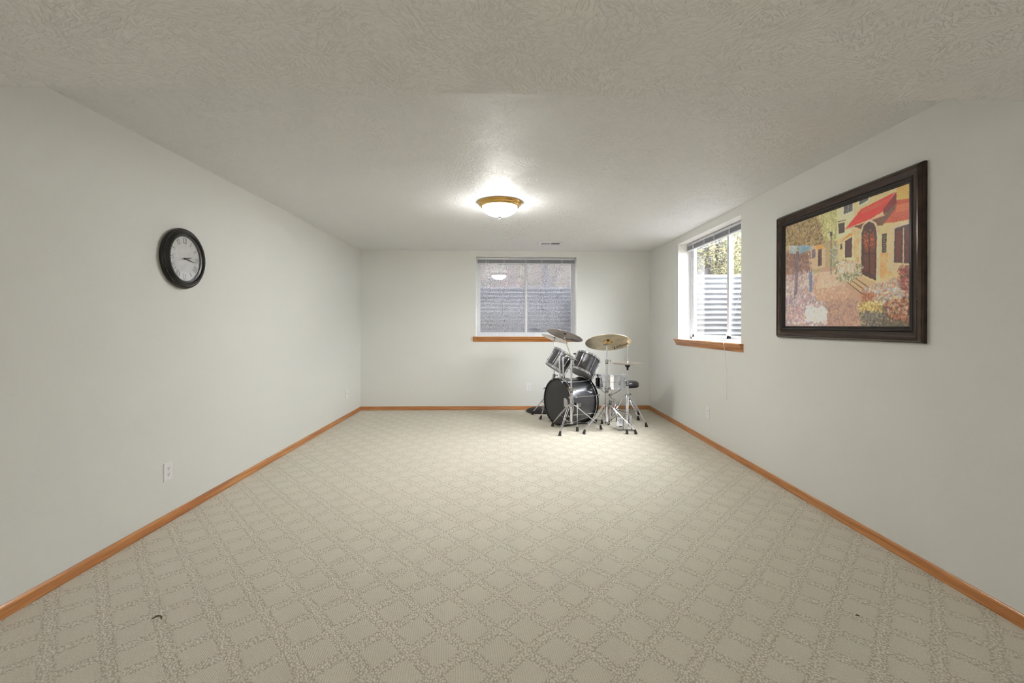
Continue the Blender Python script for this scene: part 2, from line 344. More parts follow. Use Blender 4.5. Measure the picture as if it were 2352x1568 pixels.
# ------------------------------------------------------------------ windows
def window(name, P, w_, z0, z1, glass_screen, sill_name):
    """P(a, d, z): a along the wall, d depth outwards from the wall face"""
    def bx(mb, a0, a1, d0, d1, c0, c1):
        vs = [P(a, d, z) for z in (c0, c1) for a, d in ((a0, d0), (a1, d0), (a1, d1), (a0, d1))]
        return mb.add(vs, [(3,2,1,0),(4,5,6,7),(0,1,5,4),(1,2,6,5),(2,3,7,6),(3,0,4,7)])
    root = bpy.data.objects.new(name, None); COL.objects.link(root); root.location = P(w_/2, .1, z0); ORG[name] = Vector(root.location)
    root['kind'] = 'structure'
    lin_ = MB(); t = .004                                   # white painted drywall returns
    bx(lin_, 0, t, .0, .24, z0, z1); bx(lin_, w_-t, w_, .0, .24, z0, z1); bx(lin_, 0, w_, .0, .24, z1-t, z1)
    lin_.build('window_return', REVEAL, root, smooth=0)
    fr = MB(); d0, d1 = .155, .215; k = .032 if name == 'window_1' else .060                # vinyl frame
    bx(fr, 0, k, d0, d1, z0, z1); bx(fr, w_-k, w_, d0, d1, z0, z1); bx(fr, 0, w_, d0, d1, z0, z0+.03); bx(fr, 0, w_, d0, d1, z1-.035, z1)
    bx(fr, 0, k*.5, d0-.012, d0, z0, z1); bx(fr, w_-k*.5, w_, d0-.012, d0, z0, z1)
    fr.build('window_frame', WHITE, root, smooth=0, bevel=.002)
    mid = w_*(.5 if name == 'window_1' else .385)
    q0 = .022 if name == 'window_1' else .040
    for i, (a0, a1, ds) in enumerate(((k, mid+q0, .172), (mid-q0, w_-k, .190))):
        if name == 'window_2': ds = .172 if i else .190
        s = MB(); q = .030 if name == 'window_1' else .046; b0, b1 = z0+.03, z1-.035
        bx(s, a0, a0+q, ds-.008, ds+.010, b0, b1); bx(s, a1-q, a1, ds-.008, ds+.010, b0, b1)
        bx(s, a0, a1, ds-.008, ds+.010, b0, b0+.034); bx(s, a0, a1, ds-.008, ds+.010, b1-.03, b1)
        so = s.build('sash', WHITE, root, smooth=0, bevel=.0015)
        g = MB(); bx(g, a0+q*.8, a1-q*.8, ds-.001, ds+.001, b0+.03, b1-.026)
        g.build('glass_pane', GLASS, so, smooth=0)
        if glass_screen:
            g = MB(); g.add([P(a0+q*.8, ds+.014, b0+.03), P(a1-q*.8, ds+.014, b0+.03), P(a1-q*.8, ds+.014, b1-.026), P(a0+q*.8, ds+.014, b1-.026)], [(0, 1, 2, 3)])
            g.build('insect_screen', SCREEN, so, smooth=0)
    la = MB(); bx(la, mid-.014, mid+.002, .150, .166, (z0+z1)/2-.03, (z0+z1)/2+.03); la.build('latch', WHITE, root, bevel=.002)
    # sill: white stool plus moulded oak apron
    st = MB(); bx(st, .0, w_, .0, .156, z0-.012, z0+.004); st.build('window_sill', REVEAL, root, smooth=0)
    wd = WOODX if name == 'window_1' else WOODY
    ap = MB(); pr = [(0, 0), (.058, 0), (.062, -.004), (.060, -.014), (.044, -.020), (.044, -.030), (.036, -.036), (.026, -.050), (.018, -.060), (.010, -.078), (0, -.080)]
    pr = [(a, b+z0+.001) for a, b in pr]; ov = .042
    ts = (-ov, w_+ov)
    ap.extrude([(a, b) for a, b in pr], lambda tt, p: P(tt, -p[0]*.72, p[1]), ts)
    ap.build('sill_moulding', wd, root, smooth=25)
    return root
P1 = lambda a, d, z: bw(W1[0]+a, d, z)
P2 = lambda a, d, z: V(XR+d, W2[0]+a, z)
window('window_1', P1, W1[1]-W1[0], W1[2], W1[3], True, '')
window('window_2', P2, W2[1]-W2[0], W2[2], W2[3], False, '')
def blind(P, w_, z1, label, cord_at):
    def bx(mb, a0, a1, d0, d1, c0, c1):
        vs = [P(a, d, z) for z in (c0, c1) for a, d in ((a0, d0), (a1, d0), (a1, d1), (a0, d1))]
        return mb.add(vs, [(3,2,1,0),(4,5,6,7),(0,1,5,4),(1,2,6,5),(2,3,7,6),(3,0,4,7)])
    root = thing('mini_blind', label, 'window blind', P(w_/2, .12, z1-.05))
    g = .018
    h = MB(); bx(h, g, w_-g, .108, .140, z1-.040, z1-.012); h.build('headrail', BLIND, root, smooth=0, bevel=.002)
    for k in range(16):
        m = MB(); zz = z1-.044-.0028*k; bx(m, g+.004, w_-g-.004, .109, .139, zz-.0009, zz+.0009); m.build('slat', BLINDD, root, smooth=0)
    m = MB(); bx(m, g+.004, w_-g-.004, .108, .140, z1-.104, z1-.090); m.build('bottom_rail', BLIND, root, smooth=0, bevel=.002)
    for q in (.1, .28, .5, .66, .86):
        m = MB(); a = w_*q
        for s_ in (-1, 1): m.tube([P(a+s_*.012, .104, z1-.040), P(a-s_*.010, .101, z1-.06), P(a+s_*.012, .101, z1-.08), P(a-s_*.006, .104, z1-.094)], .0032, 6)
        m.build('ladder_cord', WHITE, root)
    m = MB(); m.tube([P(w_*.12 + .0, .10, z1-.03), P(w_*.12, .10, z1-.1)], .004, 6); m.build('tilt_wand_hook', WHITE, root)
    if cord_at:
        pts = cord_at; m = MB().tube(pts, .0022, 6); m.cyl(pts[-1], pts[-1]-V(0, 0, .03), .003, .006, 10); m.build('lift_cord', WHITE, root)
    return root
blind(P1, W1[1]-W1[0], W1[3], 'white mini blind pulled up to the top of the back window', None)
zc = W2[2]
blind(P2, W2[1]-W2[0], W2[3], 'white mini blind pulled up in the deep window of the right wall',
      [V(XR+.11, 4.40, W2[3]-.04), V(XR+.10, 4.41, 1.95), V(XR+.09, 4.44, 1.7), V(XR+.07, 4.52, 1.45), V(XR+.04, 4.60, 1.25), V(XR-.035, 4.56, zc+.012), V(XR-.0505, 4.52, zc-.01), V(XR-.0515, 4.48, 1.0), V(XR-.05, 4.455, .8), V(XR-.05, 4.453, .60)])
# ------------------------------------------------------------------ outside: wells, ground, plants
def well(Pf, w_, name, label):
    """corrugated steel window well; Pf(a,d,z) as above"""
    a0, a1, dep, rc = -.10, w_+.10, 1.0, .34
    path = [(a0, .25), (a0, dep-rc)]
    for i in range(1, 9): q = math.pi/2*i/8; path.append((a0+rc-rc*math.cos(q), dep-rc+rc*math.sin(q)))
    for i in range(0, 9): q = math.pi/2*i/8; path.append((a1-rc+rc*math.sin(q), dep-rc+rc*math.cos(q)))
    path.append((a1, .25))
    nrm = []
    for i in range(len(path)):
        p, q = path[max(i-1, 0)], path[min(i+1, len(path)-1)]; dx, dy = q[0]-p[0], q[1]-p[1]; L = math.hypot(dx, dy); nrm.append((-dy/L, dx/L))
    z0, z1, per, amp = .90, 1.953, .068, .015; nz = int((z1-z0)/per*12)
    m = MB(); vs = []
    for j in range(nz+1):
        z = z0+(z1-z0)*j/nz; o = amp*math.sin(2*math.pi*(z-z1)/per)
        for (a, d), n_ in zip(path, nrm): vs.append(Pf(a+n_[0]*o, d+n_[1]*o, z))
    k = len(path); m.add(vs, [(j*k+i, j*k+i+1, (j+1)*k+i+1, (j+1)*k+i) for j in range(nz) for i in range(k-1)])
    root = thing(name, label, 'window well', Pf(w_/2, .6, .9))
    o = m.build('corrugated_wall', STEEL, root, smooth=60); md = o.modifiers.new('thick', 'SOLIDIFY'); md.thickness = .003
    MB().tube([Pf(a, d, z1+.004) for a, d in path], .011, 8).build('rolled_rim', STEEL, root)
    return root
well(P1, W1[1]-W1[0], 'window_well', 'corrugated steel window well behind the back window')
well(P2, W2[1]-W2[0], 'window_well', 'corrugated steel window well outside the right window')
SOIL = simple('garden_soil', (96, 84, 66), .9, 0, .35, 9); GRAVEL = simple('gravel', (140, 138, 132), .9, 0, .4, 60)
gz = 1.925
g = MB()
x2, y2a, y2b = XR+1.03, W2[0]-.12, W2[1]+.12
yb1, xa, xb = 8.02, W1[0]-.12, W1[1]+.12
g.box((XR+T, -6, gz-.15), (16, y2a, gz)).box((XR+T, y2b, gz-.15), (16, 24, gz)).box((x2, y2a, gz-.15), (16, y2b, gz))
g.box((-12, 7.28, gz-.15), (xa, 24, gz)).box((xb, 7.28, gz-.15), (XR+T, 24, gz)).box((xa, yb1, gz-.15), (xb, 24, gz))
struct(g.build('ground', SOIL, smooth=0))
struct(MB().box((XR+T, y2a, .8), (x2, y2b, .96)).box((xa, 7.3, .8), (xb, yb1, .96)).build('floor_well_gravel', GRAVEL, smooth=0))
def leaf_mat(name, a, b):
    t = NT(name); oi = t.noise(t.pos(), 9, 3); return t.pbr(t.mix(t.ramp(oi.outputs[0], .35, .65), lin(a), lin(b)), .6)
LEAF = [leaf_mat('leaves_yellow_green', (66, 68, 38), (112, 106, 64)), leaf_mat('leaves_dark_green', (44, 56, 34), (78, 90, 54)),
        leaf_mat('leaves_rust', (92, 62, 48), (128, 96, 74)), leaf_mat('leaves_russet_red', (86, 50, 46), (116, 80, 66))]
BARK = simple('bark', (56, 52, 56), .9, 0, .35, 25); FENCE = simple('fence_boards', (96, 74, 60), .8, 0, .2, 8)
def shrub(c, rad, h, mat, n, label, group=None):
    root = thing('shrub', label, 'shrub', c, group)
    m = MB()
    for i in range(n):
        q = rng.normal(size=3); q /= np.linalg.norm(q); rr = rng.uniform(.55, 1.0)**.5
        p = Vector(c)+V(q[0]*rad*rr, q[1]*rad*rr, h*.5+q[2]*h*.5*rr)
        x = Vector(rng.normal(size=3)).normalized(); y = x.orthogonal().normalized(); s = rng.uniform(.012, .028)*1.25
        m.add([p-x*s, p+y*s*.5, p+x*s, p-y*s*.5], [(0, 1, 2, 3)])
    m.build('foliage', mat, root, smooth=0, fix=False)
    st = MB()
    for i in range(5):
        a = rng.uniform(0, 6.28); st.tube([c, Vector(c)+V(math.cos(a)*rad*.3, math.sin(a)*rad*.3, h*.4), Vector(c)+V(math.cos(a)*rad*.6, math.sin(a)*rad*.6, h*.8)], [.02, .013, .006], 6)
    st.build('stem', BARK, root); return root
shrub(V(3.45, 7.5, gz), .72, 1.6, LEAF[0], 13000, 'yellow green shrub seen above the rim of the right window well')
shrub(V(4.6, 8.1, gz), .9, 1.3, LEAF[1], 7000, 'dark green shrub behind the yellow green one outside the right window')
shrub(V(4.15, 8.9, gz), .9, 2.6, LEAF[2], 7000, 'tall rust coloured shrub outside the right window')
shrub(V(5.6, 8.4, gz), 1.2, 1.1, LEAF[0], 5000, 'low green shrub outside the nearer pane of the right window')
shrub(V(.9, 9.6, gz), .9, 1.9, LEAF[0], 5000, 'green shrub behind the right sash of the back window')
shrub(V(-.9, 10.2, gz), 1.1, 2.0, LEAF[1], 5000, 'dark green shrub behind the left sash of the back window')
def tree(x, y, r, label, lean=.1):
    o = MB().tube([V(x, y, gz-.1), V(x+lean*.4, y, gz+1.2), V(x+lean, y+.05, gz+2.8), V(x+lean*1.4, y, gz+5)], [r*1.2, r, r*.9, r*.6], 12).build('tree_trunk', BARK, origin=(x, y, gz)); tag(o, label, 'tree')
tree(3.17, 7.3, .12, 'dark tree trunk left of the shrubs outside the right window', .0)
tree(3.60, 7.65, .06, 'slim dark post like trunk near the meeting rail of the right window', .0)
tree(.75, 8.9, .05, 'thin trunk seen dimly through the back window screen', .05)
fo = thing('board_fence', 'weathered brown board fence beyond the plants outside', 'fence', (9, 10.6, gz))
fm = MB()
for i in range(70):
    fm.box((-6+i*.24, 12.0, gz), (-6+i*.24+.2405, 12.03, gz+2.3))
fm.build('boards', FENCE, fo, smooth=0)
fm = MB().box((-6, 12.03, gz+.4), (10.8, 12.08, gz+.5)).box((-6, 12.03, gz+1.7), (10.8, 12.08, gz+1.8)); fm.build('rail', FENCE, fo, smooth=0)
# ------------------------------------------------------------------ wall plates
def outlet(O, ax, nv, label, kind='outlet', s=1.0):
    """O centre on wall, ax sideways unit, nv out of the wall"""
    O = Vector(O); up = V(0, 0, 1); hw, hh = .0375*s, .0600*s
    root = thing('wall_outlet', label, 'outlet', O)
    MB().obox(O+nv*.0035, ax, up, nv, hw, hh, .0035).build('cover_plate', PLATE, root, smooth=0, bevel=.0025)
    if kind == 'outlet':
        for k in (-1, 1):
            c = O+up*(k*.0195)+nv*.008
            m = MB(); vs = []
            for q in range(24):
                a = 2*math.pi*q/24; vs.append((.0165*math.cos(a), max(-.0125, min(.0125, .0165*math.sin(a)))))
            m.add([c+ax*a+up*b-nv*.003 for a, b in vs]+[c+ax*a+up*b for a, b in vs], [tuple(range(24, 48))]+[(i, (i+1) % 24, 24+(i+1) % 24, 24+i) for i in range(24)])
            so = m.build('socket', PLATE, root)
            m = MB().obox(c-ax*.0062+up*.003, ax, up, nv, .0013, .0045, .0006).obox(c+ax*.0062+up*.003, ax, up, nv, .0013, .0038, .0006).cyl(c-up*.0075-nv*.0005, c-up*.0075+nv*.0006, .0026, n=12)
            m.build('slot', DARK, so, smooth=0)
        MB().cyl(O+nv*.006, O+nv*.0085, .003, n=12).build('screw', PLATE, root)
    else:
        MB().cyl(O+nv*.007+up*.012, O+nv*.018+up*.012, .0045, n=12).build('coax_jack', CHROMED, root)
        for k in (-1, 1): MB().cyl(O+up*.042*k+nv*.006, O+up*.042*k+nv*.008, .003, n=10).build('screw', PLATE, root)
    return root
outlet((XL, 3.007, .334), V(0, 1, 0), V(1, 0, 0), 'white duplex outlet low on the left wall near the camera')
outlet((XL, 6.35, .335), V(0, 1, 0), V(1, 0, 0), 'white cable jack plate on the left wall near the back corner', 'coax')
outlet((XR, 4.975, .342), V(0, 1, 0), V(-1, 0, 0), 'white duplex outlet low on the right wall under the window')
outlet(bw(.342, 0, .352), bu, -bn, 'white duplex outlet on the back wall beside the bass drum')
# ------------------------------------------------------------------ ceiling lights and vent
DOME = emit_mat('lit_frosted_glass', (1, .985, .95), LAMP)
def dome_light(x, y, label):
    c = V(x, y, H); root = thing('ceiling_light', label, 'ceiling light', c); ax = (0, 0, -1)
    MB().lathe([(.0, 0), (.203, 0), (.205, .006), (.200, .012), (.196, .013), (.198, .020), (.192, .028), (.186, .030), (.184, .036), (.176, .044), (.168, .046), (.160, .044), (.158, .03), (0, .03)], c, ax, 72).build('brass_ring', BRASS, root)
    pr = [(.164*math.cos(q), .040+.092*math.sin(q)) for q in [math.pi/2*i/12 for i in range(13)]]
    MB().lathe(pr, c, ax, 64).build('glass_dome', DOME, root)
    MB().lathe([(0, .129), (.020, .131), (.022, .135), (.012, .140), (.006, .144), (.010, .150), (.009, .157), (0, .161)], c, ax, 24).build('finial', CHROMED, root)
    return root
dome_light(-.063, 4.247, 'round flush ceiling light with brass ring and lit frosted glass dome')
vr = thing('ceiling_vent', 'white metal air register in the ceiling near the back wall', 'air vent', (.61, 6.335, H))
vx0, vx1, vy0, vy1 = .445, .775, 6.19, 6.48
oy0, oy1 = vy0+.085, vy1-.085
m = MB()
for (a, b, c_, d) in ((vx0, vx1, vy0, oy0), (vx0, vx1, oy1, vy1), (vx0, vx0+.034, oy0, oy1), (vx1-.034, vx1, oy0, oy1), (.600, .620, oy0, oy1)):
    mm = MB().box((a, c_, H-.007), (b, d, H-.0005)); m.add(mm.v, mm.f)
m.build('frame', PLATE, vr, smooth=0, fix=False)
MB().box((vx0+.036, oy0+.002, H-.0018), (vx1-.036, oy1-.002, H-.0008)).build('duct_shade_sheet', DARK, vr, smooth=0)  # solid dark sheet, coloured for the shade inside the duct
for k in range(2):
    for i in range(10):
        x = (vx0+.036 if k == 0 else .623)+i*.0128
        MB().obox((x+.003, (vy0+vy1)/2, H-.0045), Vector((1, 0, .9 if k else -.3)).normalized(), V(0, 1, 0), Vector((-.9 if k else .3, 0, 1)).normalized(), .0036, .058, .0006).build('louver', PLATE, vr, smooth=0)
# ------------------------------------------------------------------ clock
cc = V(XL, 3.125, 1.743); cl = thing('wall_clock', 'round black wall clock with beaded rim and pale roman numeral face', 'clock', cc); nx = V(1, 0, 0)
RIM = simple('black_clock_rim', (28, 27, 28), .3, .2, .25, 60)
MB().lathe([(.150, .002), (.196, .002), (.203, .010), (.205, .020), (.202, .028), (.196, .033), (.193, .034), (.186, .044), (.176, .052), (.168, .052), (.165, .048), (.162, .040), (.150, .036)], cc, nx, 96, closed=True).build('rim', RIM, cl)
for nm, R_, h_, nb, rb in (('outer_beading', .1965, .034, 150, .0030), ('inner_beading', .1655, .0515, 130, .0028)):
    m = MB()
    for i in range(nb):
        a = 2*math.pi*i/nb; m.ball(cc+V(h_, R_*math.cos(a), R_*math.sin(a)), rb, 6, 4)
    m.build(nm, simple('pewter_beads_'+nm, (104, 102, 100), .3, .9), cl)
FACE = simple('clock_paper', (214, 214, 214), .6, 0, .06, 22)
MB().lathe([(.163, .026), (0, .026)], cc, nx, 64).build('dial', FACE, cl, smooth=0)
MB().lathe([(.164, .043), (.12, .0445), (0, .045)], cc, nx, 64).build('glass_cover', CLOCKGLASS, cl)
def fp(r, th, d=.027): return cc + V(d, r*math.sin(th), r*math.cos(th))   # th clockwise from 12, seen from the room (far side is to the right)
num = ['XII', 'I', 'II', 'III', 'IIII', 'V', 'VI', 'VII', 'VIII', 'IX', 'X', 'XI']
for i, s in enumerate(num):
    th = 2*math.pi*i/12; m = MB(); w0 = .0105; tot = sum({'I': 1, 'V': 2, 'X': 2}[c] for c in s)*w0; x = -tot/2
    rad = V(0, math.sin(th), math.cos(th)); tan = V(0, math.cos(th), -math.sin(th)); c0 = fp(.122, th)
    def stroke(x0, y0, x1, y1, w_=.0028): m.bar(c0+tan*x0+rad*y0, c0+tan*x1+rad*y1, .0006, w_, up=(0, math.cos(th), -math.sin(th)))
    for ch in s:
        if ch == 'I': stroke(x+w0/2, -.020, x+w0/2, .020); x += w0
        elif ch == 'V': stroke(x+.003, .020, x+w0, -.020); stroke(x+2*w0-.003, .020, x+w0, -.020, .0014); x += 2*w0
        else: stroke(x+.003, .020, x+2*w0-.003, -.020); stroke(x+2*w0-.003, .020, x+.003, -.020, .0014); x += 2*w0
    m.build('numeral', simple('numeral_ink', (112, 112, 114), .6) if i == 0 else bpy.data.materials['numeral_ink'], cl, smooth=0)
for nm, th, L in (('hour_hand', math.radians(78), .075), ('minute_hand', math.radians(100), .112)):
    a, b = fp(-.02, th, .032), fp(L, th, .032); t_ = V(0, math.cos(th), -math.sin(th))
    MB().add([a-t_*.002, a+t_*.002, (a+b)/2+t_*.0042, b, (a+b)/2-t_*.0042], [(0, 1, 2, 3, 4)]).build(nm, INK, cl, smooth=0)
MB().cyl(fp(0, 0, .028), fp(0, 0, .036), .007, n=16).build('centre_cap', INK, cl)
# ------------------------------------------------------------------ framed picture
PY0, PY1, PZ0, PZ1 = 2.372, 3.665, 1.201, 2.167
pic = thing('framed_picture', 'large dark bronze framed print of a flowered street with red awnings', 'picture', (XR, (PY0+PY1)/2, (PZ0+PZ1)/2))
FR = simple('bronze_brown_frame', (60, 46, 38), .27, .5, .35, 14); FRB = simple('black_inner_frame', (26, 23, 24), .35, .1, .2, 30)
def frame_ring(prof):
    """prof: (inset from the outer edge, height out of wall)"""
    m = MB(); vs = []
    for (i_, h_) in prof:
        for (y, z) in ((PY0+i_, PZ0+i_), (PY1-i_, PZ0+i_), (PY1-i_, PZ1-i_), (PY0+i_, PZ1-i_)): vs.append((XR-h_, y, z))
    n = len(prof); return m.add(vs, [(a*4+b, a*4+(b+1) % 4, ((a+1) % n)*4+(b+1) % 4, ((a+1) % n)*4+b) for a in range(n) for b in range(4)])
frame_ring([(0, .002), (0, .018), (.003, .024), (.007, .026), (.010, .034), (.015, .040), (.021, .041), (.027, .037), (.034, .032), (.050, .027), (.056, .026), (.059, .028), (.062, .026), (.062, .002)]).build('outer_moulding', FR, pic, smooth=30)
frame_ring([(.062, .002), (.062, .024), (.066, .029), (.072, .031), (.078, .027), (.081, .021), (.085, .020), (.088, .018), (.092, .010), (.092, .002)]).build('inner_moulding', FRB, pic, smooth=30)
m = MB(); bi = .0845
for k in range(120):
    y = PY0+bi+(PY1-PY0-2*bi)*k/119
    for z in (PZ0+bi, PZ1-bi): m.obox((XR-.0215, y, z), V(1, 0, 0), V(0, 1, 0), V(0, 0, 1), .0018, .0026, .0022)
for k in range(90):
    z = PZ0+bi+(PZ1-PZ0-2*bi)*k/89
    for y in (PY0+bi, PY1-bi): m.obox((XR-.0215, y, z), V(1, 0, 0), V(0, 1, 0), V(0, 0, 1), .0018, .0022, .0026)
m.build('beaded_lip', simple('worn_bronze_bead', (70, 58, 50), .35, .5, .4, 60), pic, smooth=0)
def paint():
    W_, H_ = 640, 456; img = np.zeros((H_, W_, 3)); yy, xx = np.mgrid[0:H_, 0:W_]; U = (xx+.5)/W_; Vv = (yy+.5)/H_
    src = [(135, 598), (1055, 275), (1050, 1340), (135, 1335)]; dst = [(0, 0), (1, 0), (1, 1), (0, 1)]
    A = []; B = []
    for (x, y), (u_, v_) in zip(src, dst):
        A.append([x, y, 1, 0, 0, 0, -u_*x, -u_*y]); B.append(u_); A.append([0, 0, 0, x, y, 1, -v_*x, -v_*y]); B.append(v_)
    h = np.append(np.linalg.solve(np.array(A, float), np.array(B, float)), 1).reshape(3, 3)
    def uv(x, y): q = h @ np.array([x, y, 1.]); return q[0]/q[2], q[1]/q[2]
    def val(sx, sy, seed):
        r = np.random.default_rng(seed); g = r.random((sy+2, sx+2)); fx = U*sx; fy = Vv*sy; ix = fx.astype(int); iy = fy.astype(int); tx = fx-ix; ty = fy-iy
        tx = tx*tx*(3-2*tx); ty = ty*ty*(3-2*ty)
        return (g[iy, ix]*(1-tx)+g[iy, ix+1]*tx)*(1-ty)+(g[iy+1, ix]*(1-tx)+g[iy+1, ix+1]*tx)*ty
    n1 = val(30, 22, 1); n2 = val(90, 64, 2); n3 = val(200, 150, 3); nw = (n1*.5+n2*.3+n3*.2)-.5
    def mask(pts, soft=0.0):
        P = [uv(*p) for p in pts]; c = np.zeros((H_, W_), bool); j = len(P)-1
        uu = U+(n2-.5)*.004*(1 if soft == 0 else soft); vv = Vv+(n3-.5)*.004*(1 if soft == 0 else soft)
        for i in range(len(P)):
            (xi, yi), (xj, yj) = P[i], P[j]
            with np.errstate(divide='ignore', invalid='ignore'):
                c ^= ((yi > vv) != (yj > vv)) & (uu < (xj-xi)*(vv-yi)/(yj-yi+1e-12)+xi)
            j = i
        return c
    def poly(pts, c1, c2=None, amt=70, soft=0.0):
        mk = mask(pts, soft); c1 = np.array(c1, float); c2 = c1 if c2 is None else np.array(c2, float)
        t = np.clip(n1*.6+n2*.4, 0, 1)[..., None]; col = c1*(1-t)+c2*t + nw[..., None]*amt*.5
        img[mk] = col[mk]
    def dabs(pts, n, cols, s, seed=0, asp=.7):
        mk = mask(pts, 3); ys, xs = np.nonzero(mk); r = np.random.default_rng(seed)
        if len(ys) == 0: return
        for k in r.integers(0, len(ys), int(n*2.1)):
            cy_, cx_ = ys[k], xs[k]; a = r.uniform(.5, 1.3)*s*1.05; cy_ += int(r.normal(0, 5)); cx_ += int(r.normal(0, 5)); cy_ = min(max(cy_, 0), H_-1); cx_ = min(max(cx_, 0), W_-1); b = a*asp; th = r.uniform(0, 3.14); R = int(a)+1
            y0, y1, x0, x1 = max(0, cy_-R), min(H_, cy_+R+1), max(0, cx_-R), min(W_, cx_+R+1)
            gy, gx = np.mgrid[y0:y1, x0:x1]; dx = gx-cx_; dy = gy-cy_; p = dx*math.cos(th)+dy*math.sin(th); q = -dx*math.sin(th)+dy*math.cos(th)
            mm = (p/a)**2+(q/b)**2 < 1; c = np.array(cols[r.integers(len(cols))], float)+r.normal(0, 9)
            sub = img[y0:y1, x0:x1]; sub[mm] = sub[mm]*.45+c*.55
    full = [(100, 560), (1090, 200), (1090, 1400), (100, 1400)]
    poly(full, (176, 160, 120), (206, 188, 150))
    poly([(100, 560), (520, 400), (520, 900), (100, 1000)], (196, 180, 138), (160, 140, 96))
    dabs([(130, 560), (330, 500), (420, 560), (400, 740), (230, 760), (130, 720)], 900, [(122, 100, 62), (150, 126, 80), (92, 78, 50), (182, 156, 104), (166, 142, 110)], 5, 1)
    dabs([(380, 480), (520, 440), (515, 700), (430, 690)], 520, [(206, 202, 140), (178, 176, 112), (150, 148, 90), (222, 216, 170)], 5, 2)
    poly([(300, 750), (400, 730), (430, 760), (430, 900), (300, 920)], (214, 190, 158), (190, 160, 128))
    poly([(140, 790), (300, 790), (320, 960), (140, 1010)], (140, 104, 84), (168, 130, 108))
    dabs([(140, 780), (320, 780), (330, 950), (140, 1010)], 260, [(118, 92, 88), (150, 118, 104), (170, 140, 124), (104, 86, 92)], 5, 3)
    poly([(375, 770), (402, 762), (402, 885), (375, 892)], (92, 70, 60)); poly([(330, 770), (355, 762), (355, 830), (330, 835)], (120, 104, 110))
    poly([(355, 745), (408, 725), (414, 760), (368, 770)], (208, 152, 82))
    poly([(225, 740), (310, 735), (330, 762), (240, 800)], (122, 150, 168), (160, 184, 196)); poly([(160, 735), (225, 740), (215, 800), (165, 795)], (150, 158, 160), (190, 190, 184))
    # street
    poly([(420, 900), (560, 880), (700, 1110), (690, 1400), (140, 1400), (160, 1120), (360, 960)], (206, 168, 138), (176, 138, 116), 90)
    poly([(380, 940), (520, 920), (560, 1030), (360, 1060)], (224, 194, 166), (206, 176, 150))
    dabs([(430, 1140), (680, 1150), (700, 1340), (420, 1340)], 260, [(150, 118, 112), (168, 130, 118), (134, 106, 110), (188, 150, 132)], 7, 4, .3)
    dabs([(330, 960), (560, 960), (640, 1130), (330, 1130)], 200, [(216, 178, 150), (232, 204, 178), (198, 156, 132)], 7, 5, .25)
    # facade
    poly([(515, 440), (1090, 200), (1090, 1100), (700, 1020), (515, 930)], (230, 206, 156), (206, 170, 118), 60)
    poly([(515, 440), (640, 400), (640, 640), (515, 700)], (226, 216, 178), (206, 192, 148))
    poly([(950, 280), (1060, 260), (1060, 420), (950, 400)], (226, 186, 96), (206, 160, 84))
    poly([(820, 800), (930, 780), (920, 960), (830, 990)], (206, 150, 88), (222, 178, 120)); poly([(620, 620), (700, 600), (690, 860), (640, 860)], (204, 162, 112), (226, 196, 146))
    for q in ([(565, 447), (628, 425), (628, 482), (562, 510)], [(678, 398), (748, 375), (742, 405), (678, 440)]):
        poly([(q[0][0]-6, q[0][1]-6), (q[1][0]+8, q[1][1]-8), (q[2][0]+8, q[2][1]+12), (q[3][0]-8, q[3][1]+18)], (232, 220, 184)); poly(q, (104, 100, 100), (74, 70, 74))
        a_, b_ = ((q[0][0]+q[1][0])/2, (q[0][1]+q[1][1])/2), ((q[2][0]+q[3][0])/2, (q[2][1]+q[3][1])/2)
        poly([(a_[0]-2, a_[1]), (a_[0]+2, a_[1]), (b_[0]+2, b_[1]), (b_[0]-2, b_[1])], (170, 160, 150))
    # awnings
    poly([(845, 578), (955, 405), (1070, 392), (1070, 545), (930, 570)], (206, 92, 50), (178, 70, 40)); poly([(955, 440), (1060, 420), (1060, 470), (940, 500)], (222, 112, 66))
    poly([(574, 618), (690, 472), (940, 345), (850, 490), (760, 545), (640, 592)], (222, 62, 44), (196, 44, 36)); poly([(690, 480), (920, 370), (850, 440), (690, 510)], (236, 92, 66), (216, 66, 48))
    poly([(850, 480), (948, 345), (952, 430), (858, 516)], (134, 34, 32), (112, 28, 28)); poly([(574, 618), (700, 575), (850, 515), (852, 530), (700, 590), (576, 624)], (232, 150, 120))
    poly([(640, 600), (860, 520), (940, 430), (945, 460), (850, 590), (700, 620)], (128, 84, 56), (96, 64, 46))
    poly([(543, 712), (600, 652), (628, 646), (622, 690)], (222, 160, 84), (204, 134, 64))
    # door
    poly([(672, 930), (676, 660), (700, 590), (750, 545), (800, 570), (832, 640), (828, 1010), (800, 1020), (796, 960)], (214, 184, 144), (232, 208, 166))
    poly([(692, 950), (694, 650), (712, 590), (750, 562), (786, 578), (805, 640), (800, 1000)], (88, 46, 32), (64, 34, 28)); poly([(715, 680), (745, 668), (745, 930), (712, 930)], (120, 62, 38), (84, 44, 30)); poly([(758, 672), (790, 668), (788, 960), (756, 945)], (128, 64, 36), (80, 42, 30))
    dabs([(710, 640), (790, 640), (790, 760), (712, 760)], 40, [(196, 96, 44), (168, 76, 38)], 4, 6); poly([(748, 600), (753, 600), (753, 960), (748, 960)], (44, 26, 24)); poly([(696, 796), (802, 800), (802, 806), (696, 802)], (58, 34, 28))
    # windows
    poly([(905, 600), (935, 585), (1070, 540), (1070, 960), (880, 930)], (222, 200, 160), (206, 178, 134)); poly([(937, 612), (1070, 566), (1070, 876), (930, 866)], (92, 58, 50), (66, 42, 42))
